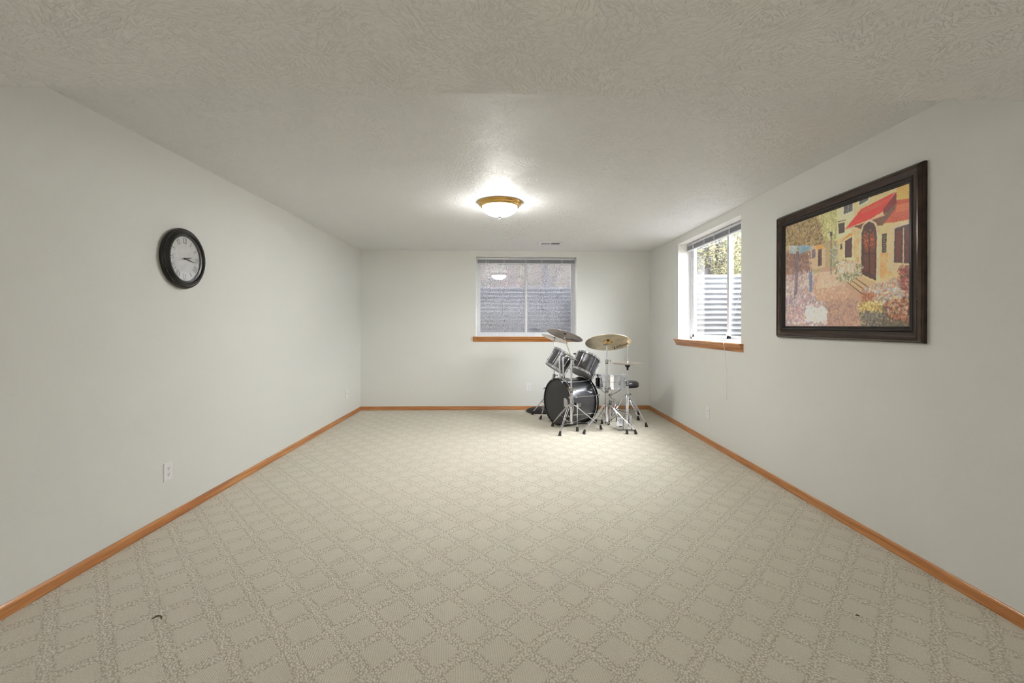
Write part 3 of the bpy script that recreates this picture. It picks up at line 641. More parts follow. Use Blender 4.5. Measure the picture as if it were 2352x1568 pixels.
    poly([(948, 640), (985, 625), (978, 850), (945, 850)], (124, 62, 44), (90, 46, 38)); poly([(1020, 620), (1060, 610), (1060, 860), (1015, 860)], (104, 48, 42)); poly([(996, 610), (1006, 606), (1004, 868), (994, 868)], (196, 168, 140)); poly([(937, 606), (1070, 560), (1070, 572), (937, 616)], (206, 186, 170))
    poly([(562, 700), (636, 660), (638, 850), (556, 842)], (226, 204, 160)); poly([(574, 706), (624, 676), (622, 826), (572, 830)], (96, 58, 52), (70, 44, 44))
    poly([(844, 656), (878, 652), (875, 792), (843, 794)], (58, 52, 46)); 
    for k in range(7): poly([(852, 672+k*17), (868, 670+k*17), (868, 676+k*17), (852, 678+k*17)], (150, 132, 110), amt=20, soft=.3)
    poly([(523, 578), (570, 568), (570, 642), (526, 652)], (84, 70, 52), (64, 54, 44)); poly([(519, 562), (578, 548), (578, 553), (519, 568)], (50, 44, 40)); poly([(538, 728), (552, 724), (552, 764), (538, 768)], (84, 78, 80))
    # steps
    poly([(585, 1010), (690, 965), (850, 1040), (720, 1110)], (214, 186, 142), (190, 160, 116))
    for k in range(3): poly([(588+k*30, 1012-k*14), (594+k*30, 1010-k*14), (716+k*30, 1104-k*20), (706+k*30, 1110-k*20)], (112, 88, 66), soft=.4)
    # lamp post
    poly([(468, 660), (474, 660), (474, 955), (467, 955)], (104, 96, 84), soft=.2); poly([(461, 640), (481, 636), (479, 668), (464, 670)], (84, 78, 70), soft=.3)
    dabs([(480, 740), (520, 730), (520, 880), (486, 900)], 90, [(170, 176, 156), (120, 124, 96), (206, 204, 190)], 4, 7)
    # flowers
    dabs([(500, 880), (560, 850), (690, 890), (690, 960), (560, 1020), (505, 960)], 420, [(116, 122, 84), (96, 106, 70), (222, 214, 196), (226, 190, 164), (180, 176, 140)], 5, 8)
    dabs([(520, 870), (650, 860), (640, 930), (530, 940)], 140, [(236, 226, 212), (222, 180, 150)], 4, 9)
    dabs([(690, 1180), (860, 1130), (1060, 1080), (1060, 1345), (700, 1345)], 620, [(84, 76, 58), (104, 92, 64), (70, 62, 56), (130, 108, 80)], 6, 10)
    dabs([(700, 1060), (900, 1000), (1060, 980), (1060, 1180), (850, 1180), (700, 1150)], 520, [(196, 190, 180), (150, 156, 150), (206, 140, 110), (232, 220, 196), (172, 118, 92), (184, 188, 206)], 5, 11)
    dabs([(665, 1170), (740, 1150), (850, 1160), (840, 1230), (680, 1230)], 200, [(232, 200, 118), (206, 172, 96), (238, 216, 160), (150, 128, 70)], 4, 12)
    dabs([(860, 1160), (1060, 1120), (1060, 1290), (900, 1270)], 330, [(160, 78, 58), (206, 184, 164), (176, 108, 76), (112, 56, 48), (196, 160, 104), (92, 74, 56)], 5, 13)
    dabs([(975, 910), (1060, 900), (1060, 1090), (985, 1060)], 260, [(150, 66, 60), (176, 92, 82), (196, 150, 136), (112, 52, 50), (104, 84, 60)], 4, 14)
    dabs([(700, 1095), (790, 1090), (790, 1130), (700, 1150)], 90, [(176, 104, 72), (198, 132, 94), (132, 84, 60)], 4, 15)
    dabs([(690, 1240), (850, 1240), (850, 1345), (690, 1345)], 200, [(112, 104, 96), (84, 80, 84), (146, 136, 120), (66, 66, 58), (170, 150, 110)], 5, 16)
    # left foreground: tree, tables, blossoms
    dabs([(135, 960), (340, 930), (340, 1100), (135, 1180)], 420, [(206, 190, 184), (170, 156, 160), (150, 130, 140), (226, 214, 206), (180, 150, 146)], 6, 17)
    poly([(215, 780), (232, 780), (222, 1190), (196, 1190)], (110, 96, 104), (136, 120, 126)); poly([(310, 935), (332, 930), (330, 1080), (312, 1080)], (96, 106, 134), (130, 136, 156))
    dabs([(135, 1120), (300, 1100), (420, 1160), (440, 1345), (135, 1345)], 620, [(196, 176, 180), (170, 148, 160), (222, 208, 204), (150, 132, 146), (206, 160, 166), (140, 140, 130)], 6, 18)
    dabs([(290, 1190), (430, 1190), (440, 1300), (270, 1300)], 300, [(240, 232, 222), (226, 208, 190), (244, 240, 236)], 5, 19)
    for _ in range(2):
        p = np.pad(img, ((1, 1), (1, 1), (0, 0)), 'edge'); img = (p[1:-1, 1:-1]*2+p[:-2, 1:-1]+p[2:, 1:-1]+p[1:-1, :-2]+p[1:-1, 2:])/6
    return W_, H_, np.clip(img + (n3-.5)[..., None]*14, 8, 250)
def picture_canvas():
    W_, H_, img = paint(); c = img/255.0; c = np.where(c <= .04045, c/12.92, ((c+.055)/1.055)**2.4); c = np.clip(c*1.45, 0, .92)
    q = .088; y1, y0, z1, z0 = PY1-q, PY0+q, PZ1-q, PZ0+q
    me = bpy.data.meshes.new('canvas'); gx, gy = np.meshgrid(np.linspace(0, 1, W_+1), np.linspace(0, 1, H_+1)); n = gx.size; o0 = ORG[pic.name]
    co = np.stack([np.full(n, XR-.012)-o0.x, (y1+(y0-y1)*gx).ravel()-o0.y, (z1+(z0-z1)*gy).ravel()-o0.z], 1)
    i = (np.arange(H_)[:, None]*(W_+1)+np.arange(W_)[None, :]).ravel(); quads = np.stack([i, i+W_+1, i+W_+2, i+1], 1)
    me.vertices.add(n); me.vertices.foreach_set('co', co.ravel().astype('f')); me.loops.add(quads.size); me.loops.foreach_set('vertex_index', quads.ravel().astype('i'))
    me.polygons.add(len(quads)); me.polygons.foreach_set('loop_start', (np.arange(len(quads))*4).astype('i')); me.update(calc_edges=True)
    at_ = me.color_attributes.new('paint', 'FLOAT_COLOR', 'CORNER')
    cc_ = np.ones((len(quads), 4, 4)); cc_[:, :, :3] = c.reshape(-1, 1, 3); at_.data.foreach_set('color', cc_.ravel().astype('f'))
    t = NT('printed_canvas'); a = t.n('ShaderNodeAttribute', attribute_name='paint'); t.pbr(a.outputs['Color'], .5, 0, **{'Coat Weight': .8, 'Coat Roughness': .12, 'Coat IOR': 1.6})
    nz = t.noise(t.pos(), 300, 2); t.bump(nz.outputs[0], .15, .001)
    me.materials.append(t.m); o = bpy.data.objects.new('canvas', me); COL.objects.link(o); o.parent = pic; ORG[o.name] = o0; me.validate()
    o['label'] = 'painted street scene with red awnings, arched door and flower beds'
picture_canvas()
# ------------------------------------------------------------------ drum kit
def foot(mb, p, d):
    """rubber foot at floor point p, leg arriving along d"""
    d = Vector(d).normalized(); a = Vector(p)-V(0, 0, .001); b = a+d*.058
    mb.cyl(a+V(0, 0, .004), b, .019, .0115, 12)
def stand(name, label, cat, feet, xy, hub, base, parts, group=None, brace=True, rail=.0075):
    """tripod: double-railed legs from a hub collar, braced to a lower collar; parts: (z0, z1, r)"""
    root = thing(name, label, cat, V(xy[0], xy[1], 0), group); X, Y = xy
    m = MB()
    for (z0, z1, r) in parts: m.cyl((X, Y, z0), (X, Y, z1), r, n=18)
    m.build('mast', CHROME, root)
    for k, (z0, z1, r) in enumerate(parts[:-1]):
        m = MB().cyl((X, Y, z1-.022), (X, Y, z1+.018), r+.006, n=18); m.cyl((X+r, Y-.004, z1), (X+r+.034, Y-.012, z1), .0045, n=8)
        m.bar((X+r+.03, Y-.03, z1-.006), (X+r+.03, Y+.01, z1+.008), .006, .016)
        m.build('clamp_collar', CHROMED, root)
        MB().cyl((X, Y, z1-.034), (X, Y, z1-.022), r+.005, n=16).build('rubber_ring', RUBBER, root)
    MB().cyl((X, Y, hub-.02), (X, Y, hub+.016), parts[0][2]+.009, n=18).build('hub_collar', CHROMED, root)
    MB().cyl((X, Y, base), (X, Y, base+.03), parts[0][2]+.008, n=18).build('base_collar', CHROMED, root)
    for p in feet:
        p = Vector((p[0], p[1], 0)); out = (p-V(X, Y, 0)).normalized(); side = V(-out.y, out.x, 0)
        a = V(X, Y, hub)+out*.024; mid0 = a+out*.03+V(0, 0, -.012); end = p+V(0, 0, .045)-out*.012
        m = MB()
        for s_ in (-1, 1):
            m.tube([a+side*.008*s_, mid0+side*.012*s_, mid0.lerp(end, .5)+side*.011*s_, end+side*.003*s_], rail*.62, 8)
        m.bar(mid0.lerp(end, .5)-side*.013, mid0.lerp(end, .5)+side*.013, .012, .008)
        lg = m.build('leg', CHROME, root)
        m = MB(); foot(m, p, end-p+V(0, 0, .0)); m.build('rubber_foot', RUBBER, lg)
        if brace:
            b0 = mid0.lerp(end, .52); b1 = V(X, Y, base+.016)+out*.02
            MB().bar(b0, b1, .014, .004).build('brace', CHROMED, root)
    return root
def axis_img(p, mx, my, s):
    """axis whose image direction is (mx,my) and which leans away from the viewer by asin(s)"""
    v = (Vector(p)-V(0, 0, CH)).normalized(); r = _r-v*_r.dot(v); r.normalize(); u = r.cross(v)
    a = (r*mx+u*my).normalized(); return (a*math.sqrt(1-s*s)+v*s).normalized()
# --- bass drum
bf = V(.652, 5.872, .311); bax = V(.874, .486, -.012).normalized(); bk = bf+bax*.449; BR = .303
bd = thing('bass_drum', 'large smoke grey bass drum lying on its side with black front head', 'drum', V(.85, 5.98, 0))
L = .449; R0 = .280
MB().lathe([(R0, .035), (R0, L-.035), (R0-.006, L-.035), (R0-.006, .035)], bf, bax, 96, closed=True).build('shell', SHELL, bd)
for nm, a0, a1 in (('front', 0, .038), ('rear', L-.038, L)):
    h = MB().lathe([(BR, a0+.002), (BR, a1-.002), (BR-.002, a1), (R0+.004, a1), (R0+.004, a0), (BR-.002, a0)], bf, bax, 96, closed=True).build('hoop', BLACK, bd)
    e_ = a1 if nm == 'front' else a0
    MB().lathe([(BR-.002, e_-.004), (BR+.0015, e_-.004), (BR+.0015, e_+.005), (BR-.002, e_+.005)], bf, bax, 96, closed=True).build('chrome_band', CHROME, h)
x_, y_, z_ = basis(bax)
MB().lathe([(R0+.006, .012), (R0-.012, .010), (.10, .006), (0, .006)], bf, bax, 96).build('front_head', HEADB, bd)['label'] = 'black front drum head'
MB().lathe([(R0+.006, L-.012), (R0-.012, L-.010), (0, L-.008)], bf, bax, 64).build('rear_head', HEADW, bd)
hs = V(.486, -.874, 0).normalized()
pc = bf+hs*.166+V(0, 0, .012)
MB().lathe([(.058, .001), (.056, -.001), (0, -.0015)], pc+bax*.0085, bax, 40).build('port_sticker', simple('grey_disc', (168, 168, 170), .4), bd)['label'] = 'round light grey disc on the front head'
def brad(th): return hs*math.cos(th)+V(0, 0, 1)*math.sin(th)     # th=0 faces the camera side
for k in range(8):
    th = math.radians(18+45*k); rd = brad(th); m = MB(); q = R0+.014
    for s0, s1, e0 in ((.060, .150, .0), (L-.060, L-.150, L)):
        m.tube([bf+bax*(s0+.02*(1 if s0 < .2 else -1))+rd*q, bf+bax*((s0+s1)/2)+rd*q, bf+bax*s1+rd*q], [.0045, .0085, .0045], 8)
        m.cyl(bf+bax*e0+rd*(R0+.030), bf+bax*(s0+.03*(1 if s0 < .2 else -1))+rd*(R0+.016), .0032, n=8)
    m.bar(bf+bax*.14+rd*q, bf+bax*(L-.14)+rd*q, .006, .006)
    lg = m.build('tension_lug', CHROME, bd)
    for e0, sg in ((0, -1), (L, 1)):
        m = MB(); c = bf+bax*(e0+sg*.004)+rd*(BR-.004); tn = rd.cross(bax)
        m.obox(c, rd, tn, bax, .014, .009, .005); m.obox(c+rd*.014-bax*sg*.016, rd, tn, bax, .003, .009, .020); m.cyl(c+rd*.006+bax*sg*.004, c+rd*.006+bax*sg*.016, .004, n=8); m.bar(c+rd*.006+bax*sg*.016-tn*.013, c+rd*.006+bax*sg*.016+tn*.013, .005, .005)
        m.build('claw_hook', CHROME, lg)
def spur(top, ft):
    top, ft = Vector(top), Vector(ft); d = (ft-top).normalized()
    m = MB().cyl(top-d*.03, top.lerp(ft, .45), .0075, n=12).cyl(top.lerp(ft, .42), ft+V(0, 0, .03), .0048, n=10).cyl(top-d*.01, top+d*.02, .016, n=14)
    o = m.build('spur', CHROME, bd); m = MB(); foot(m, ft, top-ft); m.build('rubber_tip', RUBBER, o)
    return o
sr_top = at(1326, 931, 5.60); spur(sr_top, floor_at(1326, 990.5)+V(0, 0, 0))
m = MB().obox(sr_top+V(.012, .035, .005), x_, y_, z_, .03, .022, .03); m.build('spur_bracket', CHROMED, bd)
sl_top = at(1248.5, 936, 6.235); spur(sl_top, floor_at(1241, 962.5))
MB().obox(sl_top+V(.015, -.03, .005), x_, y_, z_, .03, .022, .03).build('spur_bracket', CHROMED, bd)
# tom mount on the shell
mt = MB(); b0 = bf+bax*.10+V(0, 0, R0+.006)
mt.obox(b0+V(0, 0, .006), bax, V(-bax.y, bax.x, 0), V(0, 0, 1), .055, .05, .012)
mt.cyl(b0, b0+V(0, 0, .045), .024, n=20); mt.build('mount_plate', CHROMED, bd)
p1b, p2b = at(1286.6, 864, 5.90), at(1294.2, 868, 5.90); p1t, p2t = at(1284.5, 822, 5.90), at(1293, 824, 5.90)
for a, b in ((p1b, p1t), (p2b, p2t)):
    m = MB().cyl(a-V(0, 0, .02), b, .0115, n=16).cyl(b-V(0, 0, .03), b+V(0, 0, .004), .0165, n=16); m.ball(b+V(0, 0, .012), .018, 14, 8); m.build('tom_post', CHROME, bd)
m = MB().tube([p1t+V(0, 0, .014), p1t+V(.02, .03, .02), at(1296, 812, 5.99)], .0075, 10); m.build('tom_arm', CHROME, bd)
m = MB().tube([p2t+V(0, 0, .014), at(1301, 817, 5.90), at(1316, 822, 5.90), at(1326, 828, 5.93)], .0075, 10).ball(at(1301, 817, 5.90), .014, 12, 8); m.build('tom_arm', CHROME, bd)
def drum(name, label, c, ax, R, L, nlug, mat, side0, deep=True, rimm=CHROME):
    c, ax = Vector(c), Vector(ax).normalized(); root = thing(name, label, 'drum', c); o = c-ax*(L/2)
    MB().lathe([(R, .012), (R, L-.012), (R-.005, L-.012), (R-.005, .012)], o, ax, 72, closed=True).build('shell', mat, root)
    hr = R+.010
    for nm, a, sg in (('top_hoop', L, 1), ('bottom_hoop', 0, -1)):
        MB().lathe([(hr, a+sg*.006), (hr-.003, a+sg*.008), (hr-.005, a+sg*.006), (hr-.004, a-sg*.014), (hr+.006, a-sg*.016), (hr+.006, a-sg*.019), (hr-.001, a-sg*.019)], o, ax, 72, closed=True).build(nm, rimm, root)
    MB().lathe([(R+.003, L), (R-.01, L+.001), (0, L+.001)], o, ax, 64).build('top_head', HEADW, root)
    MB().lathe([(R+.003, 0), (R-.01, -.001), (0, -.001)], o, ax, 64).build('bottom_head', HEADW, root)
    x, y, z = basis(ax, side0)
    for k in range(nlug):
        th = 2*math.pi*(k+.5)/nlug; rd = x*math.cos(th)+y*math.sin(th); tn = z.cross(rd); m = MB()
        m.cyl(o+rd*(hr+.006)+ax*(-.010), o+rd*(R+.013)+ax*(L*.35), .0028, n=8); m.cyl(o+rd*(hr+.006)+ax*(L+.010), o+rd*(R+.013)+ax*(L*.65), .0028, n=8)
        q = L*.5; h_ = L*.34 if deep else L*.16
        m.tube([o+rd*(R+.011)+ax*(q-h_), o+rd*(R+.014)+ax*(q-h_*.8), o+rd*(R+.010)+ax*(q-h_*.45), o+rd*(R+.010)+ax*(q+h_*.45), o+rd*(R+.014)+ax*(q+h_*.8), o+rd*(R+.011)+ax*(q+h_)], [.005, .0088, .0052, .0052, .0088, .005], 8)
        for s_ in (0, 1): m.obox(o+rd*(hr+.004)+ax*(L-.012 if s_ else .012), rd, tn, ax, .006, .010, .0035)
        m.build('lug', CHROME, root)
    return root
c1 = at(1286, 829, 6.20); a1 = axis_img(c1, .536, .845, .10)
drum('tom_drum', 'left tom drum of the pair over the bass drum, tilted steeply and seen side on', c1, a1, .140, .255, 6, SHELL, _r)
c2 = at(1344, 837.5, 6.02); a2 = axis_img(c2, .42, .907, .28)
t2 = drum('tom_drum', 'right tom drum with its pale underside head showing, above the middle of the bass drum', c2, a2, .152, .255, 6, SHELL, _r)
m = MB(); bc = at(1319.5, 812, 5.93)
m.bar(bc-V(.012, 0, 0), bc+V(.020, 0, 0), .016, .02); m.build('wing_screw', RUBBER, t2)
# --- snare drum and stand
sc_ = at(1404, 876, 5.88); sn = drum('snare_drum', 'shallow chrome snare drum on its stand between the two right cymbal stands', sc_, (.02, .07, 1), .185, .165, 10, CHROME, _r, deep=False)
MB().lathe([(.186, .080), (.188, .0825), (.186, .085)], sc_-V(.02, .07, 1).normalized()*.0825, (.02, .07, 1), 72).build('shell_bead', CHROMED, sn)
st_ = MB().obox(sc_+V(-.192, -.04, 0), V(0, 1, 0), V(0, 0, 1), V(1, 0, 0), .022, .055, .010).cyl(sc_+V(-.205, -.04, -.03), sc_+V(-.205, -.04, .045), .006, n=10); st_.build('strainer', BLACK, sn)
sxy = (1.360, 5.93)
ss = stand('snare_stand', 'chrome snare stand with adjustable basket holding the snare drum', 'stand', [(1.464, 5.789), (1.185, 6.03), (1.50, 6.13)], sxy, .235, .05, [(.05, .30, .0125), (.30, .385, .009)], brace=True)
top = V(sxy[0], sxy[1], .385)
for k in range(3):
    th = math.radians(-100+120*k); q = V(math.cos(th), math.sin(th), 0); rim_ = V(sc_.x, sc_.y, sc_.z-.095)+q*.196
    MB().tube([top, top+q*.07+V(0, 0, .02), rim_-q*.012, rim_+V(0, 0, .02), rim_-q*.012+V(0, 0, .03)], .0055, 8).build('basket_arm', CHROME, ss)
MB().ball(top, .022, 14, 8).cyl(top+V(0, -.01, -.03), top+V(.06, -.05, -.06), .004, n=8).build('ball_joint', CHROMED, ss)
m = MB().tube([V(1.385, 5.90, .30), V(1.42, 5.88, .285), V(1.40, 5.88, .22), V(1.44, 5.87, .205)], .006, 8).ball(V(1.445, 5.87, .205), .012, 10, 6); m.build('tilt_handle', CHROME, ss)
# --- cymbals
def cymbal(label, c, n_, R, mat, bell=None, text=None, under=True, grp=None, name='cymbal'):
    c, n_ = Vector(c), Vector(n_).normalized(); o = thing(name, label, 'cymbal', c, grp)
    hb = R*.075; rb = R*.24; t = .0018
    pr = []
    for i in range(5): q = i/4; pr.append((R*(1-q*.72), hb*.9*(1-(1-q*.72)**2)))
    pr += [(rb, hb*.93), (rb*.92, hb*1.05), (rb*.7, hb*1.45), (rb*.35, hb*1.72), (.006, hb*1.8)]
    zt = hb*1.8
    low = [(max(r-.0, .006), h-zt) for r, h in pr]; up = [(r, h+t) for r, h in reversed(low)]
    MB().lathe(low+up, c, n_, 96, closed=True).build('bronze_disc', mat, o, smooth=50)
    if bell:
        MB().lathe([(rb*.98, hb*.93-zt-.0012), (rb*.9, hb*1.05-zt-.0012), (rb*.7, hb*1.42-zt-.0014), (rb*.35, hb*1.68-zt-.0014), (.012, hb*1.75-zt-.0014)], c, n_, 48).build('bell', bell, o)
    if text:
        cu = bpy.data.curves.new('lettering', 'FONT'); cu.body = text[0]; cu.size = text[1]; cu.align_x = 'CENTER'; cu.align_y = 'CENTER'; cu.shear = .35; cu.extrude = .0001; cu.offset = .0009
        ob = bpy.data.objects.new('tmp', cu); COL.objects.link(ob); dg = bpy.context.evaluated_depsgraph_get(); me = bpy.data.meshes.new_from_object(ob.evaluated_get(dg)); bpy.data.objects.remove(ob)
        me.name = 'lettering'; me.materials.clear(); me.materials.append(INK); lo = bpy.data.objects.new('lettering', me); COL.objects.link(lo); lo.parent = o; ORG[lo.name] = c
        nn = -n_; xr = (_r-nn*_r.dot(nn)).normalized(); yr = nn.cross(xr); an = text[3]; X = xr*math.cos(an)+yr*math.sin(an); Y = nn.cross(X)
        rr, ph = text[2]; P = (xr*math.cos(ph)+yr*math.sin(ph))*rr
        for v_ in me.vertices:                       # wrap the print onto the bow of the cymbal
            q = X*v_.co.x+Y*v_.co.y+P; rq = q.length; v_.co.z = -(hb*.9*(1-(rq/R)**2)-zt)+.0008+v_.co.z
        lo.matrix_local = Matrix(((X.x, Y.x, nn.x, P.x), (X.y, Y.y, nn.y, P.y), (X.z, Y.z, nn.z, P.z), (0, 0, 0, 1)))
    return o
def topper(root, c, n_):
    c, n_ = Vector(c), Vector(n_).normalized(); m = MB().cyl(c-n_*.03, c+n_*.035, .004, n=10); m.build('tilter_rod', CHROMED, root)
    MB().cyl(c-n_*.012, c-n_*.003, .016, n=16).cyl(c+n_*.004, c+n_*.013, .014, n=16).build('felt_washer', INK, root)
    x, y, z = basis(n_); m = MB().cyl(c+n_*.018, c+n_*.028, .007, n=10); m.bar(c+n_*.026-x*.018, c+n_*.026+x*.018, .005, .008); m.build('wing_nut', CHROME, root)
# stand A, front left
SA = stand('cymbal_stand', 'chrome boom cymbal stand in front of the bass drum, leftmost at the front', 'stand', [(.627, 5.324), (.594, 5.84), (1.185, 5.657)], (.788, 5.50), .335, .105, [(.105, .519, .0165), (.50, .905, .0115)], 'chrome tripod cymbal stands')
cA = at(1298.5, 765, 5.46); nA = axis_img(cA, .285, .96, .235)
el = V(.788, 5.50, .905); bend = at(1296.3, 776, 5.47)
MB().cyl(el-V(0, .02, 0), el+V(0, .02, 0), .017, n=16).cyl(el-V(0, 0, .03), el, .013, n=14).build('boom_tilter', CHROMED, SA)
MB().tube([el+(el-bend).normalized()*.10, el, bend], .0062, 10).build('boom_arm', CHROME, SA)
MB().cyl(bend-V(0, .014, 0), bend+V(0, .014, 0), .012, n=12).ball(bend, .012, 10, 6).build('cymbal_tilter', CHROMED, SA)
MB().cyl(bend, cA, .004, n=8).build('tilter_post', CHROMED, SA)
topper(SA, cA, nA); cymbal('thin greyish crash cymbal on the front left stand, tilted down to the right', cA, nA, .222, CYM_A, text=('Zildjian', .060, (.160, -.92), .65))
# stand B, centre front with the big ride
SB = stand('cymbal_stand', 'tall straight chrome cymbal stand in the middle carrying the large gold cymbal', 'stand', [(.925, 5.408), (1.549, 5.405), (1.262, 5.985)], (1.232, 5.56), .325, .09, [(.09, .512, .0165), (.49, .862, .0115), (.84, 1.055, .0075)], 'chrome tripod cymbal stands')
cB = at(1396.5, 780.5, 5.57); nB = V(.03, math.sin(math.radians(23)), math.cos(math.radians(23)))
tb = V(1.232, 5.56, 1.06)
MB().cyl(tb-V(.016, 0, 0), tb+V(.016, 0, 0), .014, n=14).bar(tb+V(-.045, -.01, .0), tb+V(-.012, 0, .004), .006, .018).build('cymbal_tilter', CHROMED, SB)
MB().cyl(tb, cB, .005, n=8).build('tilter_post', CHROMED, SB)
topper(SB, cB, nB); cymbal('large golden ride cymbal seen from below on the tall middle stand', cB, nB, .278, CYM_B, bell=BRASS, text=('Zildjian', .082, (.205, -.61), .96))
# stand D, behind the left tom
cD = at(1275, 774, 6.33); nD = axis_img(cD, .32, .947, .16); dx, dy = cD.x-.012, 6.35
SD = stand('cymbal_stand', 'chrome cymbal stand hidden behind the left tom, near the back wall', 'stand', [(.381, 6.603), (1.0, 6.66), (.73, 6.22)], (dx, dy), .40, .14, [(.14, .60, .0155), (.58, .95, .0105), (.93, 1.075, .0075)], 'chrome tripod cymbal stands')
td = V(dx, dy, 1.08); MB().cyl(td-V(0, .016, 0), td+V(0, .016, 0), .014, n=14).bar(td+V(-.035, 0, .0), td+V(-.01, 0, .006), .006, .016).build('cymbal_tilter', CHROMED, SD)
MB().cyl(td, cD, .005, n=8).build('tilter_post', CHROMED, SD)
topper(SD, cD, nD); cymbal('smaller pale crash cymbal behind the front left one, under its lower edge', cD, nD, .19, CYM_C)
# hi-hat
hx, hy = 1.512, 5.655
HS = stand('hi_hat_stand', 'chrome hi-hat stand at the right of the kit with its foot pedal frame', 'stand', [(1.440, 5.405), (1.796, 5.80), (1.335, 5.93)], (hx, hy), .425, .19, [(.03, .58, .0145), (.56, .765, .0100)])
MB().cyl((hx, hy, .75), (hx, hy, 1.135), .0032, n=8).build('pull_rod', CHROME, HS)
MB().lathe([(.012, -.06), (.013, -.03), (.030, -.012), (.031, 0), (0, 0)], V(hx, hy, .800), (0, 0, 1), 24).build('seat_cup', INK, HS)
mb = MB().cyl((hx, hy, .858), (hx, hy, .905), .008, n=12).bar((hx-.03, hy, .895), (hx-.004, hy, .895), .005, .016).bar((hx-.036, hy, .905), (hx-.036, hy, .875), .005, .012); mb.build('clutch', CHROME, HS)
zc_ = .822
cymbal('upper cymbal of the hi-hat pair, seen edge on at the right', V(hx, hy, zc_+.030), (0.01, 0, 1), .188, CYM_C, grp='hi-hat pair', name='hi_hat_cymbal')
cymbal('lower upturned cymbal of the hi-hat pair, under the upper one', V(hx, hy, zc_-.022), (0, 0, -1), .188, CYM_C, grp='hi-hat pair', name='hi_hat_cymbal')
fr_ = MB()
pA, pB = at(1431, 981, 5.62), at(1451, 979, 5.62)
fr_.tube([V(pA.x, 5.62, .012), V(pA.x+.008, 5.63, .14), V(pA.x+.025, 5.64, .19), V(pB.x-.025, 5.64, .19), V(pB.x-.008, 5.63, .16), V(pB.x, 5.62, .012)], .0062, 8)
fr_.build('pedal_frame', CHROMED, HS)
MB().box((pA.x-.07, 5.56, .004), (pB.x+.02, 5.63, .012)).build('base_plate', CHROMED, HS, smooth=0, bevel=.002)
lp = MB().box((hx-.020, 5.585, .05), (hx+.034, 5.591, .185)); lpo = lp.build('lettered_plate', simple('pale_plate', (206, 206, 208), .3, .6), HS, smooth=0)
m = MB()
for k, wv in enumerate((.010, .016, .016, .010, .016, .014, .016)): z = .176-.0175*k; m.box((hx-.009, 5.5835, z-.0048), (hx-.009+wv, 5.585, z+.0030)).box((hx-.009, 5.5835, z-.0048), (hx-.0055, 5.585, z+.0085))
m.build('dark_lettering', INK, lpo, smooth=0)
fa, fb = at(1423, 978, 5.60), at(1424, 958, 5.74); fx = V(1, 0, 0); fd = (fb-fa).normalized(); fn = fx.cross(fd)
fbo = MB().obox((fa+fb)/2, fx, fd, fn, .036, (fb-fa).length/2, .004).build('footboard', simple('pale_footboard', (226, 226, 232), .3, .3), HS, smooth=0, bevel=.002)
m = MB(); fc = (fa+fb)/2-V(0, .006, 0)
sgn = -1 if fn.y > 0 else 1
for (dx_, dz_, ang, w2, h2) in ((0, .030, 0, .005, .012), (-.014, .012, .35, .005, .014), (.014, .010, -.35, .005, .014), (0, -.018, -.25, .003, .022)):
    X_ = fx*math.cos(ang)+fd*math.sin(ang); Y_ = -fx*math.sin(ang)+fd*math.cos(ang); cq = (fa+fb)/2+fx*dx_+fd*dz_+fn*sgn*.0048
    m.add([cq+Y_*h2, cq+X_*w2, cq-Y_*h2, cq-X_*w2], [(0, 1, 2, 3)])
m.build('emblem', INK, fbo, smooth=0)
# --- bass drum pedal behind the rear head
pd = thing('bass_pedal', 'chrome bass drum pedal clamped behind the bass drum, beside the snare stand', 'drum pedal', V(1.17, 6.05, 0))
pq = bk+bax*.06; pq.z = 0; sd_ = V(-bax.y, bax.x, 0)
MB().obox(pq+bax*.13+V(0, 0, .006), bax, sd_, V(0, 0, 1), .17, .045, .004).build('base_plate', CHROMED, pd, smooth=0, bevel=.002)
m = MB()
for s_ in (-1, 1): m.bar(pq+sd_*.05*s_+V(0, 0, .008), pq+sd_*.032*s_+V(0, 0, .20), .014, .02)
m.cyl(pq-sd_*.04+V(0, 0, .2), pq+sd_*.04+V(0, 0, .2), .007, n=10); m.build('yoke', CHROME, pd)
MB().bar(pq+bax*.27+V(0, 0, .03), pq+bax*.02+V(0, 0, .10), .075, .006).build('footboard', CHROMED, pd, smooth=0, bevel=.002)
MB().tube([pq+V(0, 0, .2), pq+bax*.05+V(0, 0, .30), pq+bax*.07+V(0, 0, .36)], .003, 8).ball(pq+bax*.07+V(0, 0, .37), .022, 12, 8).build('beater', CHROMED, pd)
# --- throne
T0 = V(1.70, 6.36, 0)
th_ = stand('drum_throne', 'round drum throne with black padded seat behind the hi-hat', 'stool', [(1.928, 6.60), (1.812, 6.20), (1.47, 6.42)], (T0.x, T0.y), .27, .07, [(.07, .33, .013), (.31, .445, .0105)])
MB().lathe([(0, 0), (.150, 0), (.163, .008), (.168, .022), (.168, .050), (.162, .066), (.145, .078), (.09, .084), (0, .086)], T0+V(-.015, 0, .437), (0, 0, 1), 64).build('padded_seat', VINYL, th_)
MB().lathe([(.1655, .020), (.1695, .022), (.1695, .027), (.1655, .029)], T0+V(-.015, 0, .437), (0, 0, 1), 64).build('seat_piping', BLACK, th_)
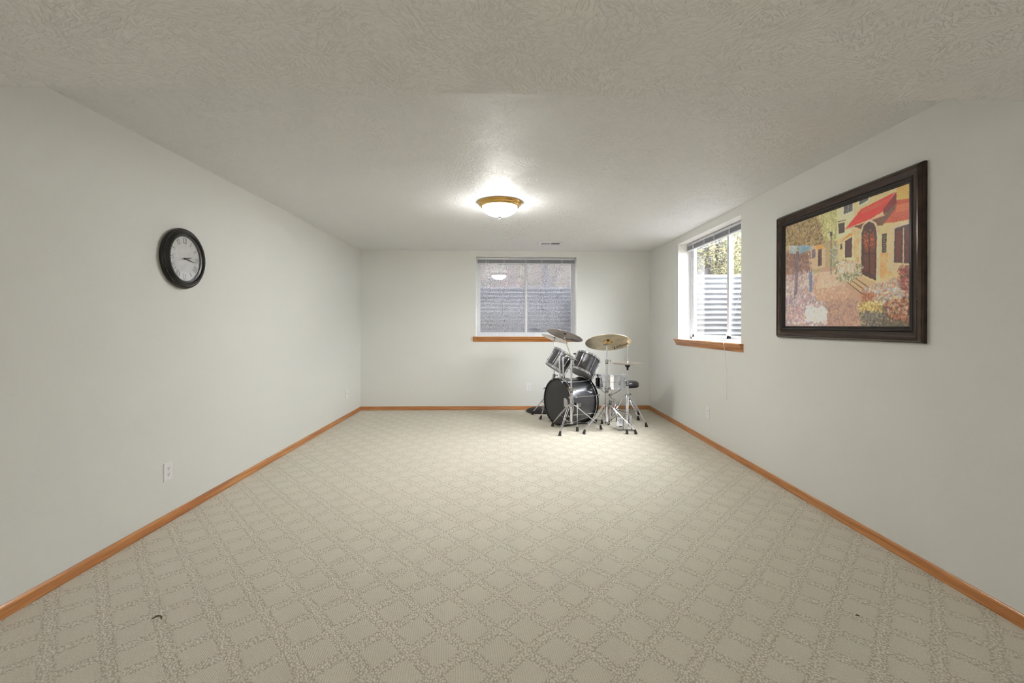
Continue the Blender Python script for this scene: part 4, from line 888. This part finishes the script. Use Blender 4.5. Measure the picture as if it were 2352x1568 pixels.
# --- padded case lying by the back wall
bg_ = simple('black_nylon', (30, 28, 31), .7, 0, .1, 90); gr_ = simple('dark_green_nylon', (38, 56, 50), .65, 0, .1, 60)
bc_ = V(.56, 6.80, 0)
cs = thing('cymbal_bag', 'flat oval black padded bag lying on the carpet by the back wall', 'bag', bc_)
def oval(m):
    for v in m.v: v.y = bc_.y+(v.y-bc_.y)*.68
    return m
oval(MB().lathe([(0, .001), (.21, .001), (.248, .008), (.262, .022), (.248, .040), (.21, .058), (.12, .072), (0, .078)], bc_, (0, 0, 1), 64)).build('padded_body', bg_, cs)
oval(MB().lathe([(.261, .018), (.266, .022), (.261, .026), (.257, .022)], bc_, (0, 0, 1), 64, closed=True)).build('zip_seam', VINYL, cs)
pk = MB(); vs = []
for k in range(7):
    a = math.radians(-105+k*11)
    for r_, z_h in ((.2645, .020), (.236, .048)): vs.append(bc_+V(math.cos(a)*r_, math.sin(a)*r_, z_h))
pk.add(vs, [(2*k, 2*k+2, 2*k+3, 2*k+1) for k in range(6)])
oval(pk).build('pocket', gr_, cs)['label'] = 'dark green front pocket'
MB().tube([bc_+V(.0, -.04, .074), bc_+V(.04, -.05, .096), bc_+V(.10, -.05, .096), bc_+V(.14, -.03, .066)], .008, 8).build('carry_handle', bg_, cs)
# --- lint on the carpet
lc = floor_at(360, 1423)
tag(MB().tube([lc+V(-.022, .0, .004), lc+V(-.012, .012, .008), lc+V(.004, .014, .009), lc+V(.014, .008, .007), lc+V(.022, -.004, .004)], [.002, .004, .003, .004, .0015], 6).build('lint_thread', simple('brown_lint', (92, 84, 66), .9), origin=lc), 'short curled brown thread lying on the carpet at the lower left', 'thread')
for k, (px, py) in enumerate(((1970, 1415),)):
    lc = floor_at(px, py); tag(MB().tube([lc+V(-.008, .003, .003), lc+V(0, 0, .006), lc+V(.007, -.005, .003)], [.0015, .003, .001], 6).build('lint_fleck', simple('dark_lint', (52, 48, 40), .9), origin=lc), 'tiny dark fleck on the carpet at the lower right', 'lint')
